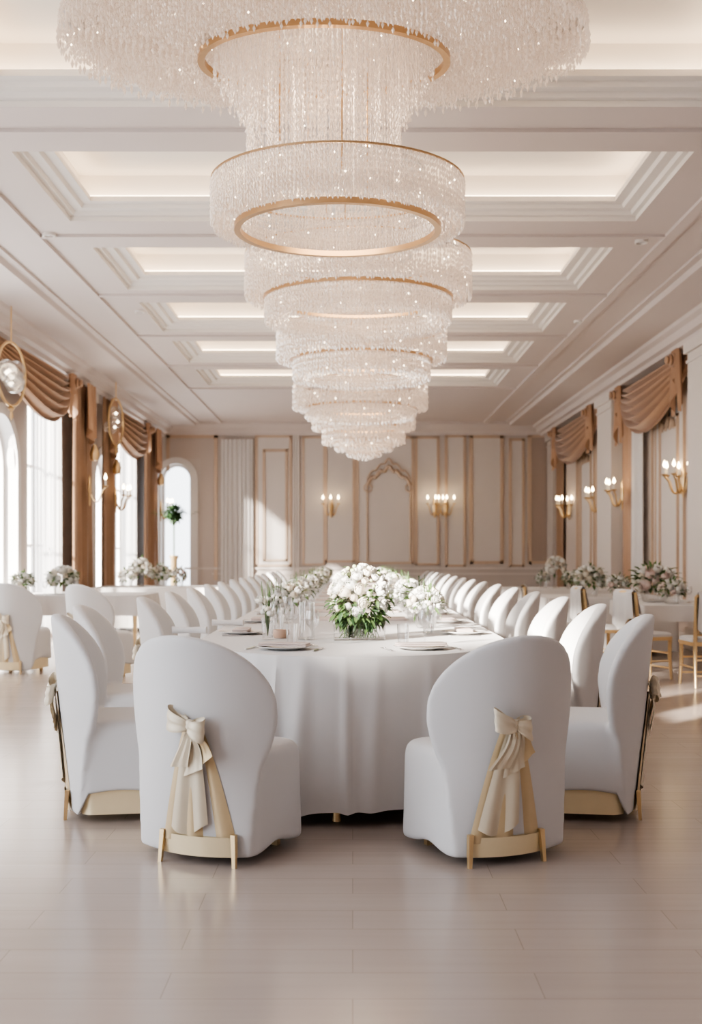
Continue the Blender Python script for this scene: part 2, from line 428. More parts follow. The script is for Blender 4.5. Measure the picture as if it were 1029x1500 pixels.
# dado rail and skirting
struct('trim_%d' % tn, MB().box(-4.3, WX, YB - .05, YB, Z(834, YB), Z(831, YB)).box(-3.6, WX, YB - .03, YB, .85, .9), M['wall_pale']); tn += 1
struct('baseboard_back', MB().box(-3.5, WX, YB - .03, YB, 0, .16), M['wall_pale'])
struct('baseboard_right', MB().box(WX - .03, WX, 1, YB, 0, .16), M['wall_pale'])
# fluted pilaster strips left of the panels (white, by the arch)
for (px0, px1) in ((430, 440),):
    m = MB()
    for i in range(3): m.tube([(X(px0 + 1 + i * 3.5, YB), YB - .02, .2), (X(px0 + 1 + i * 3.5, YB), YB - .02, Z(637, YB))], .03, 6)
    struct('trim_%d' % tn, m, M['wall_pale'], smooth=True); tn += 1

# right wall: pilasters, framed panels
def pil(side, y0, y1, proud, mat, ztop=ZS - .33, cap=True):
    global tn
    x = side * WX; m = MB().box(x - side * proud, x, y0, y1, 0, ztop)
    if cap:
        m.box(x - side * (proud + .05), x, y0 - .05, y1 + .05, ztop - .16, ztop).box(x - side * (proud + .04), x, y0 - .04, y1 + .04, 0, .3)
        m.box(x - side * (proud + .02), x, y0 - .02, y1 + .02, ztop - .3, ztop - .26)
    struct('trim_%d' % tn, m, M[mat]); tn += 1
pil(1, 21.0, 22.2, .28, 'wall_pale'); pil(1, 15.2, 16.2, .28, 'wall_pale'); pil(1, 27.9, 28.75, .14, 'panel')
pil(-1, 20.75, 21.4, .22, 'wall_pale'); pil(-1, 27.95, 28.75, .16, 'wall'); pil(-1, 14.1, 14.8, .22, 'wall_pale')
for a, b, fl in ((16.4, 17.0, 'wall_r'), (17.25, 18.9, 'wall_pale'), (19.1, 20.6, 'wall_r'), (22.5, 23.5, 'wall_r'), (23.7, 25.3, 'wall_pale'), (25.5, 27.5, 'wall_r')):
    frame(PR, a, b, .35, 4.2, w=.05, fill=fl)
frame(PR, 17.55, 18.6, .6, 3.55, w=.04, d=.05); frame(PR, 23.95, 25.05, .6, 3.55, w=.04, d=.05)
for yc in (18.07, 24.5):
    m = MB()
    for zc, s in ((3.35, 1), (.85, -1)):
        for q in (-1, 1):
            m.tube([(WX - .05, yc + q * (.36 - .03 * t), zc + s * (.10 * sin(t * .55) + .012 * t)) for t in range(12)], [.03 - .0015 * t for t in range(12)], 6)
        m.tube([(WX - .05, yc, zc + s * .05), (WX - .05, yc, zc + s * .28)], [.05, .012], 6)
    struct('trim_%d' % tn, m, M['trim_gold'], smooth=True); tn += 1

# ------------------------------------------------------------------ drapery
def curtain(name, label, P, a, b, z0, z1, out, mat, cat='curtain', folds=6, amp=.05, tie=None, group=None):
    """pleated hanging sheet; 'out' = distance it hangs out from the wall"""
    m = MB()
    def fn(u, v):
        z = z1 + (z0 - z1) * v; s = u
        if tie:
            k = 1 - .38 * math.exp(-((z - tie) / .55) ** 2); s = .5 + (u - .5) * k
        ph = u * folds * 2 * pi
        d = out + amp * sin(ph) * (.55 + .45 * v) + amp * .3 * sin(ph * 2.3 + 2 * v)
        return P(a + (b - a) * s, z, -d)
    m.grid(fn, folds * 10, 24)
    o = m.build(name, M[mat]); tag(o, label, cat, group); return o
def rosette(m, P, s, z, out, r):
    for k in range(3):
        rr = r * (1 - .28 * k)
        m.tube([P(s + rr * cos(t * 2 * pi / 14), z + rr * sin(t * 2 * pi / 14), -(out + .05 * k)) for t in range(14)], r * .28, 6, closed=True)
def swag(name, label, P, a, b, z, drop, out, tails=(), mat='bronze', folds=6):
    root = thing(name, label, 'drapery', P((a + b) / 2, z, 0))
    inv = Matrix.Translation(-Vector(root.location))
    m = MB()
    def fn(u, v):
        s = a + (b - a) * u; sag = 4 * u * (1 - u)
        sag = sag ** .9
        zz = z - sag * drop * (.12 + .88 * v) - .25 * v * (1 - sag)
        d = out * (.5 + .5 * sag) + .09 * sin(v * folds * 2 * pi) * (.25 + .75 * sag) + .10 * sin(pi * v) * sag
        return P(s, zz, -d)
    m.grid(fn, 36, folds * 9); m.xform(inv); m.build('swag_fold', M[mat], root)
    for (s, w, L) in tails:
        m = MB()
        def ft(u, v):
            ph = u * 4 * 2 * pi; wid = w * (.55 + .45 * v)
            zz = z + .03 - v * L * (.72 + .28 * cos(u * pi * 2))
            return P(s + (u - .5) * wid, zz, -(out * .75 + .06 + .05 * sin(ph)))
        m.grid(ft, 40, 16); m.xform(inv); m.build('tail', M[mat], root)
        m = MB(); rosette(m, P, s, z - .12, out * .75 + .1, .09); m.xform(inv); m.build('rosette', M[mat], root)
    return root
ZT = ZS - .36
# left wall, from the nearer bay to the far one
curtain('sheer_curtain', 'white sheer curtain glowing in the tall left window nearer the camera', PL, 17.55, 19.35, .04, 4.25, .10, 'sheer', folds=9, amp=.035, group=None)
curtain('sheer_curtain', 'white sheer curtain glowing in the far tall left window beside the gold oval hoop', PL, 24.15, 26.0, .04, 4.25, .10, 'sheer', folds=9, amp=.035)
curtain('brown_curtain', 'brown full-length curtain on the left wall, beside the nearer sheer curtain', PL, 19.35, 20.7, .03, ZT, .30, 'brown', folds=5, amp=.06)
curtain('brown_curtain', 'brown full-length curtain on the left wall just past the pale pilaster', PL, 21.45, 22.45, .03, ZT, .34, 'brown', folds=4, amp=.06)
curtain('brown_curtain', 'brown full-length curtain at the far end of the left wall, next to the corner', PL, 26.1, 27.8, .03, ZT, .28, 'brown', folds=5, amp=.06)
swag('curtain_swag', 'bronze draped swag over the nearer left window, behind the glass globe cluster', PL, 15.4, 19.2, ZT, .95, .42, [(19.0, .5, .75)])
swag('curtain_swag', 'bronze draped swag over the far left window, behind the gold oval hoop', PL, 22.3, 26.2, ZT, .95, .42, [(26.0, .5, .7)])
def tassel_tail(label, s, z, L):
    root = thing('curtain_tail', label, 'drapery', PL(s, z, -.45)); m = MB()
    m.grid(lambda u, v: (.07 * sin(u * 6 * pi) * (.6 + .4 * v) , (u - .5) * (.62 - .2 * v), -v * L * (1 - .25 * abs(u - .5) * 2)), 40, 16); m.build('pleated_tail', M['bronze'], root)
    MB().lathe([(.0, -.3), (.07, -.28), (.09, -.16), (.05, -.05), (.03, 0), (0, .01)], 12, (0.05, 0, -L)).build('tassel', M['gold'], root)
tassel_tail('bronze pleated tail with gold tassel hanging before the nearer brown left curtain', 20.05, ZT, 1.05)
tassel_tail('bronze pleated tail with gold tassel hanging before the brown curtain past the pilaster', 21.95, ZT, 1.15)
tassel_tail('bronze pleated tail with gold tassel hanging in the far left corner', 27.0, ZT, 1.05)
# right wall
swag('curtain_swag', 'bronze swag with rosettes on the right wall, nearer the camera', PR, 16.6, 20.6, ZT, 1.0, .3, [(16.75, .55, .95), (20.4, .6, 1.05)])
swag('curtain_swag', 'bronze swag with rosettes on the right wall, nearer the back', PR, 22.5, 27.2, ZT, 1.0, .3, [(22.9, .6, .95), (26.9, .6, 1.0)])
curtain('brown_curtain', 'brown narrow curtain on the right wall beside the white pilaster', PR, 20.2, 20.95, .03, ZT, .07, 'bronze', folds=4, amp=.03)
curtain('brown_curtain', 'brown narrow curtain on the right wall in the far corner', PR, 26.8, 27.8, .03, ZT, .07, 'brown', folds=4, amp=.03)
curtain('beige_curtain', 'pale beige curtain on the right wall left of the nearer swag centre', PR, 19.3, 20.1, .03, ZT, .12, 'white_curtain', folds=5, amp=.035)
# back wall white pleated curtain
curtain('sheer_curtain', 'white pleated curtain on the back wall, beside the arched window', PB, X(325, YB), X(371, YB), .03, Z(644, YB), .12, 'white_curtain', folds=7, amp=.05)

# gold hoops with glass globes hanging before the left windows
def globe_pendant(label, loc, rx, rz, n):
    root = thing('globe_pendant', label, 'pendant', loc)
    m = MB(); m.tube([(rx * cos(2 * pi * i / 40) * .25, rx * cos(2 * pi * i / 40) * .97, rz * sin(2 * pi * i / 40)) for i in range(40)], .02, 8, closed=True)
    m.build('hoop', M['gold'], root)
    MB().tube([(0, 0, rz), (0, 0, ZS - .09 - loc[2])], .01, 6).build('hanging_rod', M['gold'], root)
    rnd = random.Random(n)
    for i in range(n):
        a, q = rnd.uniform(0, 2 * pi), rnd.uniform(.1, .6)
        g = MB().lathe([(max(1e-5, .13 * sin(pi * t / 12)), -.13 * cos(pi * t / 12)) for t in range(13)], 16, (rnd.uniform(-.1, .1), rx * q * cos(a), rz * q * sin(a)))
        g.build('globe', M['glass'], root)
        MB().lathe([(1e-5, -.035), (.035, 0), (1e-5, .035)], 8, (0, rx * q * cos(a), rz * q * sin(a))).build('bulb', M['lamp'], root)
    MB().lathe([(1e-5, -.2), (.03, -.14), (.015, -.08), (.05, -.03), (1e-5, 0)], 10, (0, 0, -rz)).build('finial', M['gold'], root)
globe_pendant('cluster of clear glass globes in a gold hoop hanging at the left edge', (-4.52, 14.9, Z(548, 14.9)), .34, .42, 9)
globe_pendant('gold oval hoop with glass globes hanging before the far left window', (-4.5, 21.4, Z(618, 21.4)), .30, .44, 3)

# ------------------------------------------------------------------ wall sconces
def make_sconce(label, loc, rz, arms=3):
    root = thing('wall_sconce', label, 'wall lamp', loc, rz)       # local -y is out from the wall
    MB().lathe([(1e-5, -.3), (.03, -.26), (.05, -.1), (.07, 0), (.05, .1), (.03, .2), (1e-5, .26)], 12, (0, -.03, 0), 1, .45).build('back_plate', M['gold'], root)
    for i in range(arms):
        a = (i - (arms - 1) / 2) * .85
        dx, dy = sin(a), -cos(a)
        m = MB(); m.tube([(dx * t, -.05 + dy * t, -.08 - .14 * sin(pi * min(1, t / .2)) + max(0, t - .16) * 1.2) for t in [k * .02 for k in range(14)]], .014, 6)
        x, y, z = dx * .26, -.05 + dy * .26, .04
        m.lathe([(1e-5, 0), (.03, .005), (.055, .03), (.05, .032), (1e-5, .03)], 10, (x, y, z))
        ar = m.build('arm', M['gold'], root)
        MB().lathe([(.018, .03), (.018, .13)], 8, (x, y, z)).build('candle', M['candle'], ar)
        MB().lathe([(1e-5, .13), (.028, .16), (.02, .2), (1e-5, .25)], 8, (x, y, z)).build('bulb', M['bulb'], ar)
    return root
SZ = 2.45
make_sconce('gold candle sconce on the right wall closest to the camera', (WX - .04, 17.15, 2.5), -pi / 2, 5)
make_sconce('gold candle sconce on the right wall, just before the white pilaster', (WX - .2, 20.35, SZ), -pi / 2)
make_sconce('gold candle sconce on the right wall, just past the white pilaster', (WX - .04, 22.9, SZ), -pi / 2)
make_sconce('gold candle sconce on the right wall nearest the back corner', (WX - .04, 26.2, SZ), -pi / 2, 5)
make_sconce('gold candle sconce on the back wall left of the crowned niche panel', (X(485, YB), YB - .04, Z(742, YB)), 0)
make_sconce('gold candle sconce on the back wall, left one of the pair', (X(637, YB), YB - .06, Z(742, YB)), 0)
make_sconce('gold candle sconce on the back wall, right one of the pair', (X(653, YB), YB - .06, Z(742, YB)), 0)
make_sconce('gold candle sconce on the brown left curtain nearer the camera', (-WX + .42, 19.9, 2.5), pi / 2, 1)
make_sconce('gold candle sconce beside the far left arched window', (-WX + .42, 22.1, SZ), pi / 2)
make_sconce('gold candle sconce in the far left corner', (-WX + .4, 27.4, SZ), pi / 2)

# ------------------------------------------------------------------ chairs
CHH = .985
def whalf(z):
    W, z1, z2 = .358, .40, .66            # base, seat waist, widest level
    if z <= z1: return .268 + .034 * (z / z1)
    if z <= z2:
        t = (z - z1) / (z2 - z1); return .302 + (W - .302) * sin(t * pi / 2)
    t = min(1, (z - z2) / (CHH - z2)); return max(.002, W * (1 - t ** 2.15) ** (1 / 2.15))
def yback(x, z): return -.215 - .10 * z + 1.55 * x * x * min(1, .55 + z)
def remeshed(mb, name, mat, vox=.0095, it=14):
    tmp = link('tmp', mb.mesh('tmp', mat, False))
    md = tmp.modifiers.new('r', 'REMESH'); md.mode = 'VOXEL'; md.voxel_size = vox
    sm = tmp.modifiers.new('s', 'SMOOTH'); sm.iterations = it; sm.factor = .5
    dg = bpy.context.evaluated_depsgraph_get()
    me = bpy.data.meshes.new_from_object(tmp.evaluated_get(dg)); me.name = name
    old = tmp.data; bpy.data.objects.remove(tmp); bpy.data.meshes.remove(old)
    me.materials.clear(); me.materials.append(mat)
    me.polygons.foreach_set('use_smooth', [True] * len(me.polygons)); return me
def rbox_pts(hx, y0, y1, r, n=6):
    pts = []
    for cx, cy, a0 in ((hx - r, y1 - r, 0), (-hx + r, y1 - r, 90), (-hx + r, y0 + r, 180), (hx - r, y0 + r, 270)):
        for k in range(n + 1):
            a = R(a0 + 90 * k / n); pts.append((cx + r * cos(a), cy + r * sin(a)))
    return pts
def loft(mb, rings):
    n = len(rings[0]); vs = [p for r in rings for p in r]
    fs = [(j * n + i, j * n + (i + 1) % n, (j + 1) * n + (i + 1) % n, (j + 1) * n + i) for j in range(len(rings) - 1) for i in range(n)]
    fs += [tuple(range(n))[::-1], tuple((len(rings) - 1) * n + i for i in range(n))]
    mb.add(vs, fs)
HEM = .03
def cover_mesh(raised):
    m = MB(); NU, NZ, TH = 36, 90, .075
    zs = [HEM + (CHH - .0005 - HEM) * (1 - (1 - j / NZ) ** 1.5) for j in range(NZ + 1)]
    rings = []
    for z in zs:
        w = whalf(z); th = TH * (.55 + .45 * min(1, w / .2))
        row = []
        for i in range(NU + 1):
            x = w * (-1 + 2 * i / NU); row.append((x, yback(x, z), z))
        for i in range(NU + 1):
            u_ = 1 - 2 * i / NU; x = w * u_; row.append((x * .99, yback(x, z) + th * (.22 + .78 * sqrt(1 - abs(u_) ** 7)), z))
        rings.append(row)
    loft(m, rings)
    rs = []
    for z, hx, y1, ins in ((HEM, .272, .318, 0), (.25, .27, .308, 0), (.41, .27, .302, 0), (.455, .265, .296, .006), (.480, .246, .276, .02), (.488, .21, .23, .05)):
        rs.append([(x, y, z) for x, y in rbox_pts(hx + .012, -.17 + ins, y1, .075)])
    loft(m, rs)
    me = remeshed(m, 'chair_cover', M['cover'], .009, 24)
    for v in me.vertices:
        x, y, z = v.co
        if z < .32:
            h = 0.0
            if raised:
                h = .125 * max(0, min(1, (y + .16) / .05)) * (.85 + .15 * cos((y - .05) * 9))
            else:                                   # soft arch in the side hem of the end chairs
                h = .03 * math.exp(-((y - .06) / .10) ** 2) * min(1, abs(x) / .2)
            v.co.z = z + h * (1 - max(0, z - HEM) / (.32 - HEM))
    me.update(); return me
def ribbon(mb, pts, wv, n=5, pleat=.0):
    """a strip of cloth along pts; wv(t) gives its half width vector"""
    N = len(pts)
    mb.grid(lambda u, v: tuple(Vector(pts[round(v * (N - 1))]) + Vector(wv(v)) * (2 * u - 1) + Vector((0, -pleat * sin(u * 2 * pi * 2.0), 0))), n * 2, N - 1)
def make_chair(name, label, raised, off, loc, rz, group=None):
    root = thing(name, label, 'chair', loc, rz, group)
    link('chair_cover', cover_mesh(raised), root)
    # gold plinth under the cover
    if raised:
        m = MB(); rs = [[(x, y, z) for x, y in rbox_pts(.262, -.15, .283, .07)] for z in (.04, .22)]; loft(m, rs); m.build('plinth', M['goldpaint'], root)
    else:
        m = MB(); rs = [[(x, y, z) for x, y in rbox_pts(.2, -.15, .2, .07)] for z in (.05, .2)]; loft(m, rs); m.build('plinth', M['goldpaint'], root)
    B = lambda x, z, d: (x, yback(x, max(z, .02)) - d, z)
    # gold panel in the slit of the cover
    m = MB()
    def pan(u, v):
        z = .60 - v * .50; hw = .035 + .125 * v ** .85; x = off * (1 - .15 * v) + (2 * u - 1) * hw
        return B(x, z, .006 + .009 * v * sin(u * 5 * pi + .6) + .006 * sin(u * 2 * pi))
    m.grid(pan, 44, 24)
    m.build('sash_panel', M['satin'], root)
    # lighter satin falls over the panel
    m = MB()
    def fall(u, v):
        z = .585 - v * (.425 + .03 * sin(u * 4)); hw = .022 + .062 * v ** .8; x = off - .035 * v + (2 * u - 1) * hw
        return B(x, z, .018 + .010 * v * sin(u * 3 * pi))
    m.grid(fall, 26, 24)
    m.build('sash_tail', M['cream'], root)
    m = MB()
    m.grid(lambda u, v: B(off * .85 + (2 * u - 1) * .162, .04 + .085 * v, .010 + .008 * cos((2 * u - 1) * 1.4)), 16, 3)
    m.grid(lambda u, v: B(off * .85 + (2 * u - 1) * .162, .04 + .085 * v, .0), 16, 3)
    m.build('base_rail', M['goldpaint'], root)
    for sx in (-1, 1):
        x = off * .85 + sx * .158; y = yback(x, .05) - .022
        rs = [[(x + sx * k * .008 + a * (.0105 - .003 * k), y - k * .008 + b * (.0105 - .003 * k), z) for a, b in ((-1, -1), (1, -1), (1, 1), (-1, 1))] for z, k in ((0, 1), (.14, 0))]
        m = MB(); loft(m, rs); m.build('leg', M['gold'], root)
        m = MB(); loft(m, [[(sx * .19 + a * .014, .2 + b * .014, z) for a, b in ((-1, -1), (1, -1), (1, 1), (-1, 1))] for z in (0, .12)]); m.build('leg', M['gold'], root)
    # bow
    kz = .605; ky = yback(off, kz) - .028
    m = MB(); m.lathe([(1e-5, -.03), (.018, -.026), (.024, 0), (.018, .024), (1e-5, .03)], 12, (off, ky, kz), 1, .8)
    bow = m.build('bow', M['cream'], root); 
    m = MB()
    for sx, L, dn in ((-1, .10, .005), (1, .075, -.045)):
        m = MB(); pts = []
        for k in range(17):
            t = k / 16 * 2 * pi
            r = (1 - cos(t)) / 2
            pts.append((off + sx * r * L, ky - .008 - .022 * sin(t), kz + r * (.03 + dn) - .012 * sin(t) * r))
        ribbon(m, pts, lambda v: (0, .004, .014 + .034 * sin(pi * v)), 4, .003)
        m.build('bow_loop', M['cream'], bow)
    for sx, L, ang, mt in ((-1, .19, -.30, 'cream'), (1, .17, .40, 'satin'), (1, .20, .07, 'cream')):
        m = MB(); pts = []
        for k in range(13):
            t = k / 12; pts.append((off + sin(ang) * t * L + .01 * sin(t * 4), yback(off, kz - t * L) - .034 - .008 * sin(t * 5 + sx), kz - cos(ang) * t * L))
        ribbon(m, pts, lambda v: (cos(ang) * (.015 + .034 * v), -.006, sin(ang) * (.015 + .034 * v) + .018 * v), 4, .004)
        m.build('bow_tail', M[mt], bow)
    return root
front_l = make_chair('banquet_chair', 'white covered chair with gold bow at the near table end, on the left', False, .075, (-.625, 5.06, 0), R(-26))
front_r = make_chair('banquet_chair', 'white covered chair with gold bow at the near table end, on the right', False, -.075, (.62, 5.06, 0), R(26))
front_l.scale = front_r.scale = (1.06, 1.05, 1)
side0 = make_chair('banquet_chair', 'x', True, 0, (0, 0, 0), 0)
CX = 1.275
SIDE_D = [5.85 + 1.25 * i for i in range(15)]
for s in (-1, 1):
    for i, D in enumerate(SIDE_D):
        side = 'left' if s < 0 else 'right'
        lab = 'white covered chair on the %s side of the long table, %s from the camera end' % (side, ORD[i])
        rz = (-pi / 2 if s < 0 else pi / 2)      # local +y faces the table
        rz += s * R(-9 if i == 0 else -3) * (1 if i < 2 else .5)
        x = s * (CX - (.04 if i == 0 else 0) + (.13 if (i == 1 and s < 0) else 0)); D = D - (.12 if (i == 1 and s < 0) else 0); g = 'covered chairs along the long table'
        if s == -1 and i == 0:
            side0.scale = (1.04,) * 3; side0.location = (x, D, 0); side0.rotation_euler = (0, 0, rz); side0['label'] = lab; side0['group'] = g
        else: dup(side0, (x, D, 0), rz, lab, g, 1.04)

dup(side0, (-3.85, 12.9, 0), R(-12), 'white covered chair standing alone at the left edge, before the left guest table', 'covered chairs at the left guest tables')
dup(side0, (-2.8, 12.3, 0), R(-35), 'white covered chair behind the second left chair of the long table', 'covered chairs at the left guest tables')

# ------------------------------------------------------------------ long table
TW, TY0, TY1, TH, BF = .90, 5.5, 24.6, .83, 1.35
def outline():
    pts = []
    n = 90
    for i in range(n + 1):
        a = pi * i / n
        pts.append((TW * abs(cos(a)) ** .92 * (1 if cos(a) > 0 else -1), TY0 + BF - BF * sin(a) ** .92))
    pts = pts[::-1]                             # from the left, round the front, to the right
    m = 120
    pts += [(TW, TY0 + BF + (TY1 - TY0 - BF) * k / m) for k in range(1, m + 1)]
    pts += [(TW - 2 * TW * k / 16, TY1) for k in range(1, 17)]
    pts += [(-TW, TY1 - (TY1 - TY0 - BF) * k / m) for k in range(1, m)]
    # resample evenly
    P2 = [Vector((p[0], p[1])) for p in pts] + [Vector(pts[0])]
    L = [0]
    for i in range(1, len(P2)): L.append(L[-1] + (P2[i] - P2[i - 1]).length)
    N = 2400; out = []; j = 0
    for k in range(N):
        d = L[-1] * k / N
        while L[j + 1] < d: j += 1
        t = (d - L[j]) / max(1e-9, L[j + 1] - L[j]); out.append(P2[j].lerp(P2[j + 1], t))
    return out, L[-1]
OUT, PER = outline()
NO = len(OUT); NRM = []
for i in range(NO):
    t = (OUT[(i + 4) % NO] - OUT[i - 4]).normalized(); NRM.append(Vector((t.y, -t.x)))
tbl = thing('banquet_table', 'long banquet table under the white cloth, its gold legs below the hem', 'table', (0, TY0 + .6, 0))
m = MB(); loft(m, [[(p.x - n.x * .02, p.y - n.y * .02 - TY0 - .6, z) for p, n in zip(OUT, NRM)] for z in (TH - .045, TH - .012)]); m.build('tabletop', M['wall_pale'], tbl)
for lx, ly in ((-.08, .07), (-.55, 1.6), (.55, 1.6), (-.55, 7), (.55, 7), (-.55, 13), (.55, 13), (-.55, 18.4), (.55, 18.4)):
    MB().lathe([(.022, 0), (.018, .04), (.024, .4), (.03, TH - .045)], 12, (lx, ly - .55, 0)).build('leg', M['gold'], tbl)
m = MB()
def cloth():
    rows = []; fr = random.Random(12); folds = []; q = .1
    while q < PER - .1:
        folds.append((q, fr.uniform(.022, .055), fr.uniform(.35, 1.0), fr.uniform(-.05, .05))); q += fr.uniform(.13, .30)
    def fold(s, t):
        w = 0
        for c, wd, h, dr in folds:
            x = s - c - dr * t
            if abs(x) < .2: w += h * math.exp(-(x / (wd * (.6 + .5 * t))) ** 2)
        return w
    rows.append([(p.x - n.x * .5 if False else p.x - n.x * .012, p.y - n.y * .012, TH) for p, n in zip(OUT, NRM)])
    H = TH - .045; K = 22
    for k in range(0, K + 1):
        t = k / K; row = []
        for i, (p, n) in enumerate(zip(OUT, NRM)):
            s = PER * i / NO
            side = 1 if abs(n.x) < .97 else .12
            w = fold(s, t) - .35 + .25 * sin(s * 5.2 + .7)
            amp = .046 * side * min(1, t * 1.5 + .05) ** .7 * (t > 0)
            d = .004 + .020 * t * side + amp * (w + .3) + .010 * (1 - (1 - min(1, t * 10)) ** 2)
            hem = .012 + .03 * (.5 + .5 * sin(s * 3.3 + 1.1)) - .018 * min(1, fold(s, 1))
            z = TH - .006 * min(1, t * 10) - (H - hem) * t
            row.append((p.x + n.x * d, p.y + n.y * d, z))
        rows.append(row)
    return rows
rows = cloth()
vs = [p for r in rows for p in r]; n = NO
fs = [(j * n + i, j * n + (i + 1) % n, (j + 1) * n + (i + 1) % n, (j + 1) * n + i) for j in range(len(rows) - 1) for i in range(n)]
fs.append(tuple(range(n)))
m.add(vs, fs)
tag(m.build('tablecloth', M['cloth']), 'floor-length white cloth draped over the long rounded banquet table', 'tablecloth')
TT = TH + .001
BAND_D = [8.1 + 1.25 * i for i in range(12)]  # raised blush bands across the table at even steps
for i, D in enumerate(BAND_D):
    m = MB(); loft(m, [[(x, y, z) for x, y in rbox_pts(.41 - q, -.17 + q, .17 - q, .02)] for z, q in ((0, 0), (.012, 0), (.016, .006))])
    if i == 0: band0 = m.mesh('place_band', M['napkin'])
    o = link('table_band', band0, None, (.0 if i else -.0, D + .62, TT)); 
    tag(o, 'blush band laid across the long table, %s beyond the flower centrepiece' % ORD[i], 'table runner', 'blush bands across the long table')

# ------------------------------------------------------------------ place settings
plate = thing('plate', 'x', 'plate')
MB().lathe([(1e-5, 0), (.085, 0), (.10, .006), (.145, .016), (.146, .019), (.10, .011), (.08, .006), (1e-5, .006)], 36).build('plate_body', M['china'], plate)
def nap_mesh():
    m = MB()
    for k in range(2):
        loft(m, [[(x, y, z) for x, y in rbox_pts(.135 - .004 * k - q, -.05 + q, .05 - q, .012)] for z, q in ((.009 * k, .003), (.009 * k + .002, 0), (.009 * k + .006, 0), (.009 * k + .008, .004))])
    return m.mesh('napkin', M['napkin'])
NAP = nap_mesh()
def roll_mesh():
    m = MB(); m.tube([(-.11 + .022 * k, .004 * sin(k), .024) for k in range(11)], [.018 + .006 * (abs(k - 5) / 5) for k in range(11)], 10); return m.mesh('napkin', M['napkin_w'])
ROLL = roll_mesh()
def fork_mesh():
    m = MB(); m.tube([(0, -.09, .004), (0, .02, .004), (0, .05, .006)], [.005, .0035, .006], 6)
    for k in (-1, 0, 1): m.tube([(k * .007, .05, .006), (k * .007, .10, .004)], .002, 5)
    m.tube([(-.008, .05, .006), (.008, .05, .006)], .003, 5)
    return m.mesh('fork', M['silver'])
def knife_mesh():
    m = MB(); m.tube([(0, -.1, .004), (0, 0, .004)], [.006, .005], 6); m.add([(-.004, 0, .003), (.008, 0, .003), (.008, .08, .003), (-.002, .11, .003), (-.004, 0, .005), (.008, 0, .005), (.008, .08, .005), (-.002, .11, .005)], [(0, 1, 2, 3), (4, 5, 6, 7), (0, 1, 5, 4), (1, 2, 6, 5), (2, 3, 7, 6), (3, 0, 4, 7)])
    return m.mesh('knife', M['silver'])
FORK, KNIFE = fork_mesh(), knife_mesh()
WINE = MB().lathe([(1e-5, .002), (.034, .002), (.03, .005), (.005, .012), (.004, .085), (.012, .095), (.034, .12), (.038, .155), (.031, .195), (.030, .195), (.036, .155), (.032, .122), (.008, .10), (1e-5, .098)], 20).mesh('wine_glass', M['glass'])
TUMB = MB().lathe([(1e-5, .002), (.028, .002), (.034, .12), (.033, .12), (.027, .010), (1e-5, .010)], 18).mesh('tumbler', M['glass'])
def setting(x, y, rz, who, near, tall):
    c, s = cos(rz), sin(rz)
    at = lambda a, b, z=0: (x + a * c - b * s, y + a * s + b * c, TT + z)
    global plate_used
    if not plate_used:
        plate.location = at(0, 0); plate.rotation_euler = (0, 0, rz); plate['label'] = 'white china plate set ' + who; plate['group'] = 'plates on the long table'; plate_used = True
    else: dup(plate, at(0, 0), rz, 'white china plate set ' + who, 'plates on the long table')
    o = link('napkin', NAP, None, at(0, 0, .019)); o.rotation_euler = (0, 0, rz); tag(o, 'blush folded napkin lying on the plate set ' + who, 'napkin', 'napkins on the long table')
    o = link('wine_glass', WINE, None, at(.09, .22)); tag(o, 'clear stemmed wine glass set ' + who, 'glass', 'wine glasses on the long table')
    o = link('tumbler', TUMB, None, at(-.03, .23)); tag(o, 'clear straight tumbler set ' + who, 'glass', 'tumblers on the long table')
    if near:
        o = link('fork', FORK, None, at(-.185, 0)); o.rotation_euler = (0, 0, rz); tag(o, 'silver fork left of the plate set ' + who, 'fork', 'forks on the long table')
        o = link('knife', KNIFE, None, at(.185, 0)); o.rotation_euler = (0, 0, rz); tag(o, 'silver knife right of the plate set ' + who, 'knife', 'knives on the long table')
plate_used = False
setting(-.36, 5.93, R(-14), 'before the left end chair', True, True)
setting(.36, 5.93, R(14), 'before the right end chair', True, True)
for s in (-1, 1):
    for i, D in enumerate(SIDE_D):
        if i == 0: continue
        setting(s * (TW - .2), D, (-pi / 2 if s < 0 else pi / 2), 'before the %s chair on the %s side' % (ORD[i], 'left' if s < 0 else 'right'), i < 6, True)
for i, (px, D) in enumerate(((272, 6.95), (330, 7.75))):
    o = link('rolled_napkin', ROLL, None, (X(px, D), D + .16 , TT)); tag(o, 'white rolled napkin on the left table edge, ' + ('nearest the camera' if i == 0 else 'further from the camera'), 'napkin')
dish = MB().lathe([(1e-5, 0), (.04, 0), (.055, .03), (.05, .05), (.045, .048), (.045, .02), (1e-5, .012)], 20).build('votive_dish', M['dish']); dish.location = (X(412, 6.75), 6.75, TT)
tag(dish, 'small blush glass votive dish left of the flower centrepiece', 'dish')
cyl = MB().lathe([(1e-5, .004), (.045, .004), (.046, .22), (.043, .22), (.042, .012), (1e-5, .012)], 24).build('cylinder_vase', M['glass']); cyl.location = (X(450, 6.62), 6.62, TT)
tag(cyl, 'tall clear cylinder vase left of the flower centrepiece', 'vase')

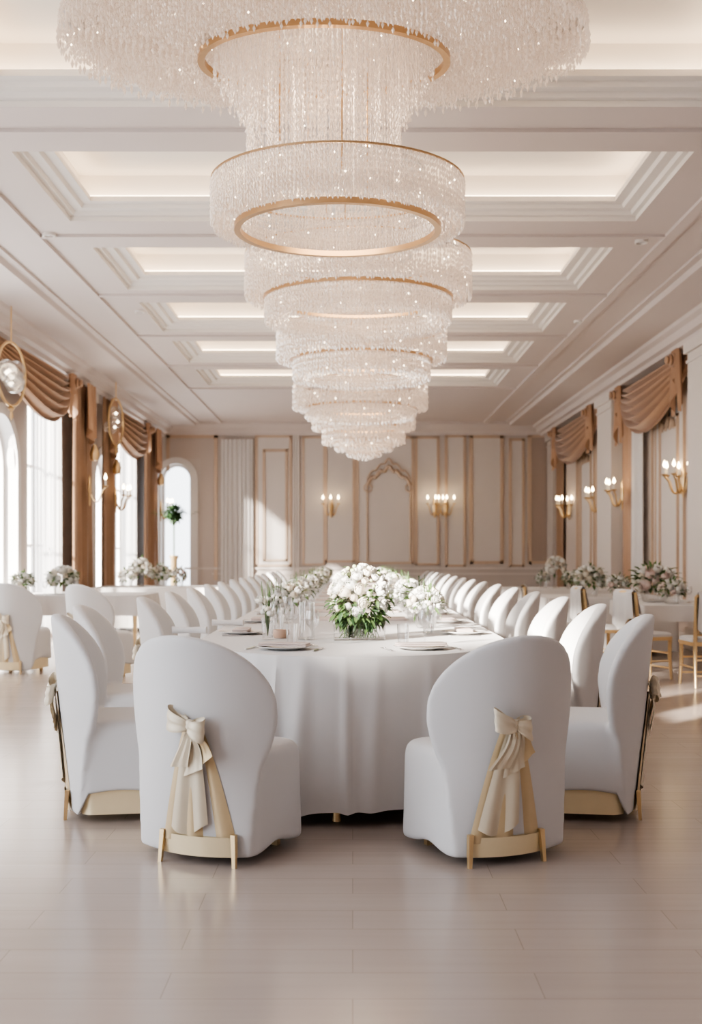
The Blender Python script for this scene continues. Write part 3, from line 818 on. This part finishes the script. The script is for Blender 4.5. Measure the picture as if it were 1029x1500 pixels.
# ------------------------------------------------------------------ flowers
def rose_mesh(name, mat, seed, size=1.0, layers=4):
    rnd = random.Random(seed); m = MB()
    for L in range(layers):
        n = 3 + L; rL = .40 + .15 * L; th1 = .12 + .26 * L
        for k in range(n):
            a0 = 2 * pi * (k + .5 * (L % 2)) / n + rnd.uniform(-.25, .25); wid = 1.25 * pi / n * 1.25
            def fn(u, v):
                th = 2.5 + (th1 - 2.5) * v
                a = a0 + (2 * u - 1) * wid * sin(pi * (.3 + .58 * v)) ** .7
                r = rL * (1 + .16 * max(0, v - .7) * L) * (1 - .06 * (2 * u - 1) ** 2 * L)
                return (r * sin(th) * cos(a), r * sin(th) * sin(a), r * cos(th) * .95 - .03 * (2 * u - 1) ** 2)
            m.grid(fn, 5, 5)
    m.lathe([(1e-5, -.45), (.28, -.3), (.36, -.05), (.22, .2), (1e-5, .3)], 10)
    m.xform(Matrix.Scale(size, 4), len(m.v) - 50)
    return m.mesh(name, mat)
ROSE = [rose_mesh('rose', M['petal'], 1), rose_mesh('rose', M['petal'], 2, 1, 5), rose_mesh('rose', M['petal_c'], 3)]
ROSE_P = rose_mesh('rose', M['petal_p'], 5)
BUD = rose_mesh('bud', M['petal_g'], 4, 1, 2)
def leaf_into(m, p, d, L, w):
    d = d.normalized(); s = d.cross(Vector((random.uniform(-.3, .3), random.uniform(-.3, .3), 1)))
    if s.length < 1e-3: s = Vector((1, 0, 0))
    s.normalize(); up = s.cross(d)
    b = len(m.v)
    for t, ww, dr in ((0, .08, 0), (.35, 1, .06), (.7, .75, .0), (1, .02, -.14)):
        c = p + d * (L * t) + up * (L * dr)
        for q in (-1, 0, 1): m.v.append(tuple(c + s * (w * ww * q) + up * (w * .25 * abs(q))))
    for j in range(3):
        for q in range(2):
            a = b + j * 3 + q; m.f.append((a, a + 1, a + 4, a + 3))
def orient(o, d):
    o.rotation_mode = 'QUATERNION'; o.rotation_quaternion = Vector(d).to_track_quat('Z', 'Y')
def fib(n, k):
    z = 1 - 2 * (k + .5) / n; a = k * 2.399963; r = sqrt(1 - z * z); return Vector((r * cos(a), r * sin(a), z))
cen = thing('flower_centrepiece', 'large mound of white roses and greenery in glass vases, centre of the long table', 'flowers', (X(527, 6.6), 6.6, TT))
rnd = random.Random(11)
C0 = Vector((0, 0, .25)); RX, RZ = .165, .195
k = 0; N = 100
for k in range(N):
    d = fib(N, k)
    if d.z < -.45: continue
    p = C0 + Vector((d.x * RX, d.y * RX, d.z * RZ * .95 + (.0)))
    low = d.z < .05
    if low and rnd.random() < .22: continue
    big = rnd.random() < (.6 if d.z < .35 else .3)
    mesh = rnd.choice(ROSE) if not (rnd.random() < .26) else BUD
    o = link('rose' if mesh != BUD else 'bud', mesh, cen, p); orient(o, d + Vector((0, 0, .15)))
    sz = rnd.uniform(.036, .046) if big else rnd.uniform(.022, .032)
    if mesh == BUD: sz *= .75
    o.scale = (sz,) * 3
m = MB(); m2 = MB()
for k in range(380):
    d = Vector((rnd.gauss(0, 1), rnd.gauss(0, 1), rnd.gauss(-.55, .65))).normalized()
    if d.z > .2 and rnd.random() < .35: continue
    p = C0 + Vector((d.x * RX, d.y * RX, d.z * RZ)) * rnd.uniform(.72, 1.0)
    if p.z < .06: p.z = .06 + rnd.random() * .04
    leaf_into(m if rnd.random() < .6 else m2, p, d + Vector((rnd.uniform(-.8, .8), rnd.uniform(-.8, .8), rnd.uniform(-.7, .8))), rnd.uniform(.03, .06) if d.z > 0 else rnd.uniform(.045, .085), rnd.uniform(.009, .017))
tag(m.build('foliage', M['leaf'], cen), kind='stuff'); tag(m2.build('dark_foliage', M['leaf2'], cen), kind='stuff')
for dx in (-.105, .0, .105):
    m = MB(); q = .046
    loft(m, [[(dx + x, y, z) for x, y in rbox_pts(a, -a, a, .006, 2)] for z, a in ((0, q), (.11, q), (.11, q - .004), (.012, q - .004))]); m.build('glass_vase', M['glass'], cen, False)
m = MB()
for k in range(40): m.tube([(rnd.uniform(-.13, .13), rnd.uniform(-.03, .03), .012), (rnd.uniform(-.11, .11), rnd.uniform(-.03, .03), .14)], .0025, 5)
tag(m.build('stems', M['leaf'], cen), kind='stuff')

def arrangement(name, label, loc, w, h, n, seed, group, blush=False, tall=0, leafy=.5, vase=True, sy=1.0, cat='flowers'):
    rn = random.Random(seed); root = thing(name, label, cat, loc, 0, group)
    vz = tall or .10
    c = Vector((0, 0, vz + h * .38))
    if tall:
        MB().lathe([(.07, 0), (.06, .01), (.012, .04), (.010, tall * .7), (.035, tall)], 14).build('stand', M['gold'] if not vase else M['glass'], root)
    elif vase:
        MB().lathe([(w * .22, 0), (w * .26, .02), (w * .30, vz + .02), (w * .28, vz + .02), (w * .24, .025)], 18).build('bowl', M['glass'], root)
    for k in range(n):
        d = fib(n, k)
        if d.z < -.5: continue
        mesh = rn.choice(ROSE if not blush else ROSE + [ROSE_P, ROSE_P])
        o = link('bloom', mesh, root, c + Vector((d.x * w * .42, d.y * w * .42 * sy, d.z * h * .45))); orient(o, d)
        o.scale = (rn.uniform(.75, 1.2) * w * .135,) * 3
    m = MB()
    for k in range(int(130 * leafy)):
        d = Vector((rn.gauss(0, 1), rn.gauss(0, 1), rn.gauss(0, .6))).normalized()
        p = c + Vector((d.x * w * .38, d.y * w * .38 * sy, d.z * h * .42))
        if p.z < .34 * w: d.z = abs(d.z) * .6; p.z = max(p.z, .07)
        leaf_into(m, p, d + Vector((0, 0, rn.uniform(-.4, .4) if p.z > .34 * w else .3)), w * rn.uniform(.16, .28), w * rn.uniform(.035, .06))
    if leafy: tag(m.build('foliage', M['leaf'], root), kind='stuff')
    return root
g = 'low white flower bowls along the long table'
proto = None
ROWS = [(-1, [8.75 + 1.25 * i for i in range(11)]), (1, [7.7 + 1.25 * i for i in range(12)])]
for s, ds in ROWS:
    for i, D in enumerate(ds):
        lab = 'low bowl of white flowers on the long table, %s side, %s from the camera' % ('left' if s < 0 else 'right', ORD[i])
        x = s * .50
        if proto is None: proto = arrangement('flower_bowl', lab, (x, D, TT), .27, .2, 26, 5, g, leafy=.35)
        else: dup(proto, (x, D, TT), i * 1.3 + s, lab, g)
def sprig_mesh():
    rn = random.Random(3); m = MB()
    for k in range(16):
        a = rn.uniform(0, 2 * pi); r = rn.uniform(.01, .05); z = rn.uniform(.22, .36)
        m.tube([(0, 0, .02), (r * .4 * cos(a), r * .4 * sin(a), .15), (r * cos(a), r * sin(a), z)], .0018, 4)
    return m
sp = thing('flower_glass', 'x', 'flowers')
MB().lathe([(1e-5, .003), (.032, .003), (.036, .13), (.034, .13), (.03, .012), (1e-5, .012)], 16).build('glass_tumbler', M['glass'], sp)
tag(sprig_mesh().build('stems', M['leaf'], sp), kind='stuff')
rn = random.Random(9)
for k in range(14):
    a = rn.uniform(0, 2 * pi); r = rn.uniform(.0, .075)
    o = link('bloom', rn.choice(ROSE), sp, (r * cos(a), r * sin(a), rn.uniform(.14, .26))); o.scale = (rn.uniform(.016, .026),) * 3; o.rotation_euler = (rn.uniform(-.8, .8), rn.uniform(-.8, .8), 0)
first = True
for s in (-1, 1):
    for i in range(9):
        D = (6.62 if s < 0 else 7.36) + i * 1.25; x = s * (.50 + .03 * sin(i * 2.2))
        lab = 'tumbler of white blossom sprigs on the long table, %s side, %s from the camera' % ('left' if s < 0 else 'right', ORD[i])
        if first: sp.location = (x, D, TT); sp['label'] = lab; sp['group'] = 'tumblers of blossom sprigs'; first = False
        else: dup(sp, (x, D, TT), i * 1.1, lab, 'tumblers of blossom sprigs')

# ------------------------------------------------------------------ guest tables at the sides
def guest_table(label, clabel, cx, cy, lx, ly, h, drop):
    root = thing('guest_table', label, 'table', (cx, cy, 0))
    m = MB(); loft(m, [[(x, y, z) for x, y in rbox_pts(lx - .02, -ly + .02, ly - .02, .05, 5)] for z in (h - .05, h - .010)]); m.build('tabletop', M['wall_pale'], root)
    for sx in (-1, 1):
        for sy in (-1, 1):
            m = MB(); loft(m, [[(sx * (lx - .08) + a * q, sy * (ly - .08) + b * q, z) for a, b in ((-1, -1), (1, -1), (1, 1), (-1, 1))] for z, q in ((0, .02), (h - .05, .034))]); m.build('leg', M['gold'], root, False)
    for sy in (-1, 1): pass
    MB().box(-lx + .06, lx - .06, -ly + .05, -ly + .08, h - .16, h - .05).box(-lx + .06, lx - .06, ly - .08, ly - .05, h - .16, h - .05).build('apron', M['gold'], root, False)
    base = rbox_pts(lx + .012, -ly - .012, ly + .012, .05, 5)
    # resample the outline for folds
    P2 = [Vector(p) for p in base]; pts = []
    for i in range(len(P2)):
        a, b = P2[i], P2[(i + 1) % len(P2)]; nn = max(1, int((b - a).length / .04))
        pts += [a.lerp(b, k / nn) for k in range(nn)]
    n = len(pts); rows = [[(p.x * .985, p.y * .985, h) for p in pts]]
    for k in range(9):
        t = k / 8; row = []
        for i, p in enumerate(pts):
            nr = (pts[(i + 1) % n] - pts[i - 1]).normalized(); nr = Vector((nr.y, -nr.x))
            d = .028 * t * (sin(i * .55) + .6 * sin(i * .23 + 1) + .8); row.append((p.x + nr.x * d, p.y + nr.y * d, h - .004 - drop * t))
        rows.append(row)
    m = MB(); vs = [p for r in rows for p in r]
    m.add(vs, [(j * n + i, j * n + (i + 1) % n, (j + 1) * n + (i + 1) % n, (j + 1) * n + i) for j in range(9) for i in range(n)] + [tuple(range(n))])
    o = m.build('tablecloth', M['cloth']); o.location = (cx, cy, 0); tag(o, clabel, 'tablecloth', 'white cloths on the guest tables')
GT = .77
guest_table('guest table by the left windows, nearer the camera', 'white cloth on the nearer left guest table', -3.95, 16.6, .95, .75, GT, .28)
guest_table('guest table by the left windows, further back', 'white cloth on the further left guest table', -3.5, 20.6, 1.15, .8, GT, .7)
guest_table('gold-legged guest table at the right edge of the hall', 'white cloth on the nearest right guest table with gold legs showing', 3.95, 13.5, .68, .8, GT, .18)
guest_table('guest table on the right, behind the gold-legged table', 'long white cloth on the middle right guest table', 3.45, 15.6, .85, .7, GT, .7)
guest_table('guest table on the right nearest the back wall', 'long white cloth on the rear right guest table', 3.5, 19.6, .9, .7, GT, .7)
G1, G2 = 'flower arrangements on the left guest tables', 'flower arrangements on the right guest tables'
arrangement('flower_arrangement', 'round white hydrangea bowl on the nearer left guest table, before the brown curtain', (-4.2, 16.3, GT), .46, .34, 30, 21, G1, leafy=.5)
arrangement('flower_arrangement', 'small leafy white flower bowl at the left edge of the picture', (-4.75, 16.2, GT), .34, .24, 22, 22, G1, leafy=.9)
arrangement('flower_arrangement', 'tall white flower ball on the further left guest table, middle of the row', (X(207, 20.4), 20.4, GT), .42, .40, 30, 23, G1, leafy=.3, tall=.16)
arrangement('flower_arrangement', 'low white flower bowl on the further left guest table, leftmost of the row', (X(186, 20.02), 20.02, GT), .34, .26, 22, 24, G1, leafy=.3)
arrangement('flower_arrangement', 'white flower bowl on the further left guest table, right of the tall ball', (X(236, 20.78), 20.78, GT), .42, .32, 26, 25, G1, leafy=.4)
arrangement('flower_arrangement', 'cream flower bowl on the further left guest table, rightmost of the row', (X(262, 20.3), 20.3, GT), .30, .28, 22, 26, G1, leafy=.8, blush=True)
arrangement('flower_arrangement', 'wide mound of white flowers with dark leaves on the gold-legged right table', (X(958, 13.6), 13.6, GT), .54, .38, 34, 31, G2, leafy=.8, blush=True)
arrangement('flower_arrangement', 'low blush flowers and green leaves at the front of the gold-legged right table', (X(985, 13.0), 13.0, GT), .32, .2, 22, 32, G2, leafy=.6, blush=True)
arrangement('flower_arrangement', 'leafy white flower mound on the middle right guest table', (X(866, 15.4), 15.5, GT), .44, .36, 30, 33, G2, leafy=.7)
arrangement('flower_arrangement', 'low blush and cream flowers on the middle right guest table, beside the leafy mound', (X(905, 15.2), 15.15, GT), .32, .22, 22, 34, G2, leafy=.4, blush=True)
arrangement('flower_arrangement', 'white flower ball on a short stem on the rear right guest table', (X(815, 19.3), 19.3, GT), .38, .38, 30, 35, G2, leafy=.1, tall=.22)
arrangement('flower_arrangement', 'low leafy flowers under the white ball on the rear right guest table', (X(838, 19.0), 19.0, GT), .34, .22, 20, 36, G2, leafy=.9)
arrangement('flower_arrangement', 'small white flower bowl on the rear right guest table, left of the ball', (X(796, 19.6), 19.6, GT), .26, .2, 18, 37, G2, leafy=.6)
for i, (px, D, lab) in enumerate(((66, 15.98, 'nearer left guest table, left of the hydrangea bowl'), (112, 16.2, 'nearer left guest table, right of the hydrangea bowl'), (936, 15.2, 'middle right guest table'), (1010, 13.3, 'gold-legged right table'))):
    o = link('wine_glass', WINE, None, (X(px, D), D, GT + .001)); tag(o, 'clear stemmed wine glass on the ' + lab, 'glass')

# gold chairs with a white throw, by the right tables
def make_gold_chair(label, loc, rz, group):
    root = thing('gold_chair', label, 'chair', loc, rz, group)
    for sx in (-1, 1):
        MB().tube([(sx * .19, .2, 0), (sx * .18, .185, .24), (sx * .18, .19, .45)], [.014, .02, .022], 8).build('leg', M['gold'], root)
        MB().tube([(sx * .19, -.24, 0), (sx * .18, -.2, .24), (sx * .18, -.2, .46), (sx * .19, -.25, .92)], [.014, .02, .022, .017], 8).build('leg', M['gold'], root)
    m = MB(); loft(m, [[(x, y, z) for x, y in rbox_pts(.215 - q, -.22 + q, .22 - q, .05)] for z, q in ((.42, .01), (.44, 0), (.46, 0))]); m.build('seat', M['gold'], root)
    m = MB(); loft(m, [[(x, y, z) for x, y in rbox_pts(.205 - q, -.2 + q, .215 - q, .05)] for z, q in ((.46, 0), (.49, .0), (.505, .03))]); m.build('cushion', M['cover'], root)
    m = MB()
    for z in (.12, .28):
        m.tube([(-.185, .19, z), (.185, .19, z)], .010, 6); m.tube([(-.185, -.21, z), (.185, -.21, z)], .010, 6)
    for sx in (-1, 1): m.tube([(sx * .187, .19, .2), (sx * .187, -.21, .2)], .010, 6)
    m.build('stretcher', M['gold'], root)
    m = MB()
    for k in range(7): m.tube([(-.15 + .05 * k, -.205, .52), (-.15 + .05 * k, -.245, .90)], .008, 6)
    m.tube([(-.19, -.25, .92), (0, -.275, .94), (.19, -.25, .92)], .018, 8); m.tube([(-.18, -.205, .53), (.18, -.205, .53)], .012, 6)
    m.build('back_spindles', M['gold'], root)
    m = MB()
    def th(u, v):
        x = -.17 + .34 * u; t = v * 2 - 1            # over the top rail: front side to back side
        side = 1 if t > 0 else -1; L = abs(t)
        z = .955 + .012 * (1 - L) - L * (.30 if t < 0 else .36) * (1 + .18 * sin(u * 5))
        y = -.262 - side * (.030 if L > .02 else .005) - (.0 if t > 0 else -.045 * L) + .012 * sin(u * 9 * pi / 2) * L
        return (x * (1 + .12 * L), y, z)
    m.grid(th, 24, 20); m.build('white_throw', M['cover'], root)
    return root
gc = 'gold chairs with white throws at the right guest tables'
gc0 = make_gold_chair('gold chair with white throw before the gold-legged right table', (3.17, 12.2, 0), R(-70), gc)
dup(gc0, (2.93, 13.4, 0), R(-82), 'gold chair with white throw, left of the gold-legged right table, set further back', gc)
dup(gc0, (2.45, 14.4, 0), R(-100), 'gold chair with white throw beside the middle right guest table with the long cloth', gc)
dup(gc0, (3.60, 11.5, 0), R(4), 'gold chair with white throw at the right edge of the picture', gc)

# tall plant on a gold pedestal before the back arch window
tp = thing('topiary_stand', 'leafy green topiary on a slim gold stand before the back arched window', 'plant', (X(255, 24.2), 24.2, 0))
MB().lathe([(.16, 0), (.15, .04), (.075, .08), (.07, 1.25), (.1, 1.3), (.1, 1.34)], 16).build('pedestal', M['gold'], tp)
MB().lathe([(.03, 1.34), (.028, 2.05), (.07, 2.1), (1e-5, 2.11)], 12).build('glass_stem', M['glass'], tp)
MB().tube([(0, 0, 1.34), (0, 0, 2.15)], .012, 6).build('stem', M['leaf2'], tp)
m = MB(); rn = random.Random(4)
for k in range(420):
    d = Vector((rn.gauss(0, 1), rn.gauss(0, 1), rn.gauss(0, .8))).normalized()
    p = Vector((0, 0, 2.24)) + d * rn.uniform(.03, .17)
    leaf_into(m, p, d + Vector((0, 0, rn.uniform(-.5, .3))), rn.uniform(.07, .13), rn.uniform(.016, .028))
for a in (.1, 2.9, 1.6, 4.4):
    for t in range(9):
        p = Vector((cos(a) * (.15 + .04 * t), sin(a) * (.15 + .04 * t), 2.24 + .02 * sin(t)))
        leaf_into(m, p, Vector((cos(a), sin(a), rn.uniform(-.5, .6))), .08, .016)
tag(m.build('foliage', M['leaf2'], tp), kind='stuff')

# ------------------------------------------------------------------ chandeliers
def strand(m, lm, x, y, zt, zb, r, rnd, glintp, pitch=.034, jit=.004):
    n = max(1, int((zt - zb) / pitch))
    for k in range(n):
        z = zt - (k + .5) * (zt - zb) / n
        tgt = lm if (lm is not None and rnd.random() < glintp) else m  # a few beads glow to imitate glints on the crystal
        q = r * (.8 + .5 * rnd.random()) if tgt is m else r * .7
        tgt.octa(x + rnd.uniform(-jit, jit), y + rnd.uniform(-jit, jit), z, q, (zt - zb) / n * .52 if tgt is m else r)
    if rnd.random() < .5: m.octa(x, y, zb - r * 2.2, r * 1.1, r * 2.4)
def ell_strands(m, lm, rx, ry, zt, zb, gap, r, rnd, glintp=.006, zj=.0, pitch=.034):
    n = int(pi * (rx + ry) / gap)
    for i in range(n):
        a = 2 * pi * (i + rnd.random() * .4) / n
        strand(m, lm, rx * cos(a), ry * sin(a), zt, zb - rnd.random() * zj, r, rnd, glintp, pitch)
def drum(root, rx, ry, zt, zb, rgold, rnd, gap=.021, r=.0075, inner=True, pitch=.034, glintp=.009, ring=True, dx=0):
    """one drum tier; local z = 0 at the ceiling"""
    m, lm = MB(), MB(); k = ry / rx
    ell_strands(m, lm, rx, ry, zt, zb + .05, gap, r, rnd, glintp, .02, pitch)
    ell_strands(m, lm, rx * .985, ry * .985, zt, zb + .04, gap * 1.3, r, rnd, glintp, .02, pitch)
    if inner: ell_strands(m, lm, rgold * .97, rgold * .97 * k, zt, zb + .045, gap * 1.1, r, rnd, glintp * 1.6, 0, pitch)
    nr = max(2, int((rx - rgold) / .035))
    for j in range(nr + 1):
        rr = rgold + (rx - rgold) * j / nr; zz = zb + .035 + .03 * (j / nr)
        ell_strands(m, lm, rr, rr * k, zz + .075, zz - .008, gap * 1.25, r, rnd, glintp * 1.5, .006 if j < 2 else .03, .03)
    os_ = [tag(m.build('crystal_strands', M['crystal'], root, False), kind='stuff'), tag(lm.build('glint_beads', M['lamp'], root, False), kind='stuff'),  # second mesh: glowing beads added as sparkle, not lamps
           MB().ellring(0, 0, zt, rx, ry, .005, .006).build('top_rim', M['ringgold'], root)]
    if ring: os_.append(MB().ellring(0, 0, zb, rgold, rgold * k, .020 if inner else .012, .018 if inner else .014).build('gold_ring', M['ringgold'], root))
    for o in os_: o.location.x = dx
def hub(root, z0, z1, r=.012):
    for a in range(4):
        MB().tube([(.3 * cos(a * pi / 2 + .4), .3 * sin(a * pi / 2 + .4), z0), (.3 * cos(a * pi / 2 + .4), .3 * sin(a * pi / 2 + .4), z1)], .006, 6).build('suspension_wire', M['ringgold'], root)
# the large nearest one: domed crystal canopy at the ceiling, neck, drum
D1 = 7.2; rnd = random.Random(1)
c1 = thing('chandelier', 'largest crystal chandelier nearest the camera, wide ceiling canopy above a ringed drum', 'chandelier', (X(475, D1), D1, ZS))
KY = .66
m, lm = MB(), MB()
NR = 20
for j in range(NR + 1):
    t = j / NR; rr = .835 + (1.67 - .835) * t
    zb = -.21 + .12 * t ** 1.6
    ell_strands(m, lm, rr, rr * KY, -.015, zb, .030, .0095, rnd, .006, .03 if t < .95 else .06, .032)
for a in range(150):                                 # teardrops round the rim
    an = 2 * pi * a / 150; m.octa(1.68 * cos(an), 1.68 * KY * sin(an), -.15 - .02 * (a % 2), .012, .035)
tag(m.build('canopy_crystals', M['crystal'], c1, False), kind='stuff'); tag(lm.build('glint_beads', M['lamp'], c1, False), kind='stuff')  # glowing beads stand in for glints on the canopy
MB().lathe([(1e-5, -.002), (1.66, -.002), (1.67, -.012), (1e-5, -.012)], 64, (0, 0, 0), 1, KY).build('canopy_plate', M['cove'], c1)
MB().ellring(0, 0, -.235, .785, .785 * KY, .022, .020).build('canopy_ring', M['ringgold'], c1)
m, lm = MB(), MB()
for j, (rr, zb) in enumerate(((.70, -.27), (.655, -.36), (.60, -.46), (.54, -.60), (.49, -1.03), (.36, -1.0), (.2, -.9))):
    ell_strands(m, lm, rr, rr * (.68 if j < 3 else .8), -.014, zb, .030 if j < 5 else .05, .0075, rnd, .006, .10 if j < 3 else .02, .045)
tag(m.build('neck_strands', M['crystal'], c1, False), kind='stuff'); tag(lm.build('neck_glints', M['lamp'], c1, False), kind='stuff')  # sparkle in the neck is painted as glowing beads
drum(c1, .805, .74, 3.70 - ZS, 3.41 - ZS, .64, rnd, dx=X(495, D1) - X(475, D1))
hub(c1, 3.7 - ZS, -.012)
def chandelier(label, px, D, w0, ytop, ymid, w1, ybot, seed, w2=None, ybot2=None):
    rnd = random.Random(seed); root = thing('chandelier', label, 'chandelier', (X(px, D), D, ZS))
    zt, zm, zb = Z(ytop, D) - ZS, Z(ymid, D) - ZS, Z(ybot, D) - ZS
    sc_ = D / 9.0
    rx = w0 / 2 * D / F
    drum(root, rx, rx * .9, zt, zm, rx * .83, rnd, gap=.026 * sc_, r=.0085 * sc_, inner=False, pitch=.038 * sc_)
    rx1 = w1 / 2 * D / F
    drum(root, rx1, rx1 * .9, zm, zb, rx1 * .80, rnd, gap=.026 * sc_, r=.0085 * sc_, inner=False, pitch=.038 * sc_, glintp=.009, ring=False)
    if w2:
        rx2 = w2 / 2 * D / F; z2 = Z(ybot2, D) - ZS
        drum(root, rx2, rx2 * .9, zb, z2, rx2 * .6, rnd, gap=.026 * sc_, r=.0085 * sc_, inner=True, pitch=.038 * sc_, glintp=.009, ring=False)
        m = MB()
        for j in range(7): ell_strands(m, None, .06 + rx2 * .08 * j, (.06 + rx2 * .08 * j) * .9, z2 + .06, z2 - .12 + .012 * j, .05, .0085 * sc_, rnd)
        tag(m.build('crystal_drop', M['crystal'], root, False), kind='stuff')
    m = MB()                                             # neck up to the ceiling and a shallow canopy
    for rr in (.45, .38): ell_strands(m, None, rx * rr, rx * rr * .9, -.03, zt, .045 * sc_, .008 * sc_, rnd, pitch=.07)
    tag(m.build('neck_strands', M['crystal'], root, False), kind='stuff')
    MB().lathe([(1e-5, 0), (rx * .6, 0), (rx * .6, -.03), (1e-5, -.05)], 40).build('canopy_plate', M['cove'], root)
    hub(root, zt, -.03)
    return root
chandelier('crystal chandelier, second from the camera, two drum tiers', 525, 9.95, 330, 375, 438, 272, 475, 2)
chandelier('crystal chandelier, third from the camera, half hidden by the second', 530, 12.7, 248, 482, 528, 200, 556, 3)
chandelier('crystal chandelier, fourth from the camera, wide pale upper drum', 528, 15.45, 196, 562, 598, 160, 612, 4)
chandelier('smallest crystal chandelier hanging lowest, furthest from the camera', 533, 18.2, 150, 604, 627, 120, 648, 5, 84, 658)

# small ceiling spotlights and air grilles on the soffit
for i, (px, py, side) in enumerate(((72, 342, 'left, nearest the camera'), (940, 352, 'right, nearest the camera'), (205, 455, 'left, second from the camera'), (848, 470, 'right, second from the camera'))):
    D = 1650 * (ZS - EYE) / (HZ - py); x = X(px, D)
    o = thing('ceiling_spotlight', 'small white ceiling spotlight on the soffit, ' + side, 'spotlight', (x, D, ZS), 0, 'spotlights along the soffit')
    MB().lathe([(.07, 0), (.07, -.03), (.055, -.035), (.05, -.02), (1e-5, -.02)], 20).build('housing', M['cove'], o)
    MB().lathe([(.045, -.022), (1e-5, -.026)], 16).build('lens', M['glass'], o)

# ------------------------------------------------------------------ light
sun = light('SUN', 'sun', (0, 0, 10), 32.0, (1, .93, .84)); sun.data.angle = R(3)
sun.rotation_euler = Vector((.62, .75, -.30)).to_track_quat('-Z', 'Y').to_euler()
for a in arches + rects + near_windows:
    yc = (a[0] + a[1]) / 2; h = a[3] - a[2]
    light('AREA', 'window_daylight', (-WX - .36, yc, a[2] + h / 2), 24 if yc > 6 else 140, (1, .95, .9) if yc > 6 else (.76, .87, 1), h, a[1] - a[0], (0, R(-90), 0))
light('POINT', 'chandelier_light', (c1.location.x + .08, D1, 3.58), 14, (1, .80, .60), .2)
light('POINT', 'chandelier_light', (c1.location.x, D1, 4.3), 10, (1, .80, .60), .2)
for px, py, D in ((525, 415, 9.95), (530, 515, 12.7), (528, 585, 15.45), (533, 630, 18.2)):
    light('POINT', 'chandelier_light', (X(px, D), D, Z(py, D)), 22, (1, .80, .60), .25)
w = bpy.data.worlds.new('World'); sc.world = w; w.use_nodes = True
bg = w.node_tree.nodes['Background']; bg.inputs[0].default_value = (.90, .95, 1, 1); bg.inputs[1].default_value = 3.3

# ------------------------------------------------------------------ camera
cam = bpy.data.cameras.new('camera'); co = bpy.data.objects.new('camera', cam); COL.objects.link(co)
co.location = (0, 0, EYE); co.rotation_euler = (R(90), 0, 0)
cam.sensor_fit = 'HORIZONTAL'; cam.sensor_width = 36; cam.lens = 36 * F / 1029
# lens shift is measured against the longer image side
cam.shift_x = -(VX - 514.5) / 1029; cam.shift_y = (HZ - 750) / 1029
cam.clip_end = 200
cam.dof.use_dof = True; cam.dof.focus_distance = 5.6; cam.dof.aperture_fstop = 4.0
sc.camera = co
sc.view_settings.view_transform = 'AgX'; sc.view_settings.look = 'AgX - Medium High Contrast'; sc.view_settings.exposure = .25
sc.cycles.use_denoising = True
sc.cycles.max_bounces = 8; sc.cycles.diffuse_bounces = 4; sc.cycles.glossy_bounces = 4; sc.cycles.transmission_bounces = 4; sc.cycles.transparent_max_bounces = 20
sc.cycles.sample_clamp_indirect = 4; sc.cycles.caustics_reflective = False; sc.cycles.caustics_refractive = False
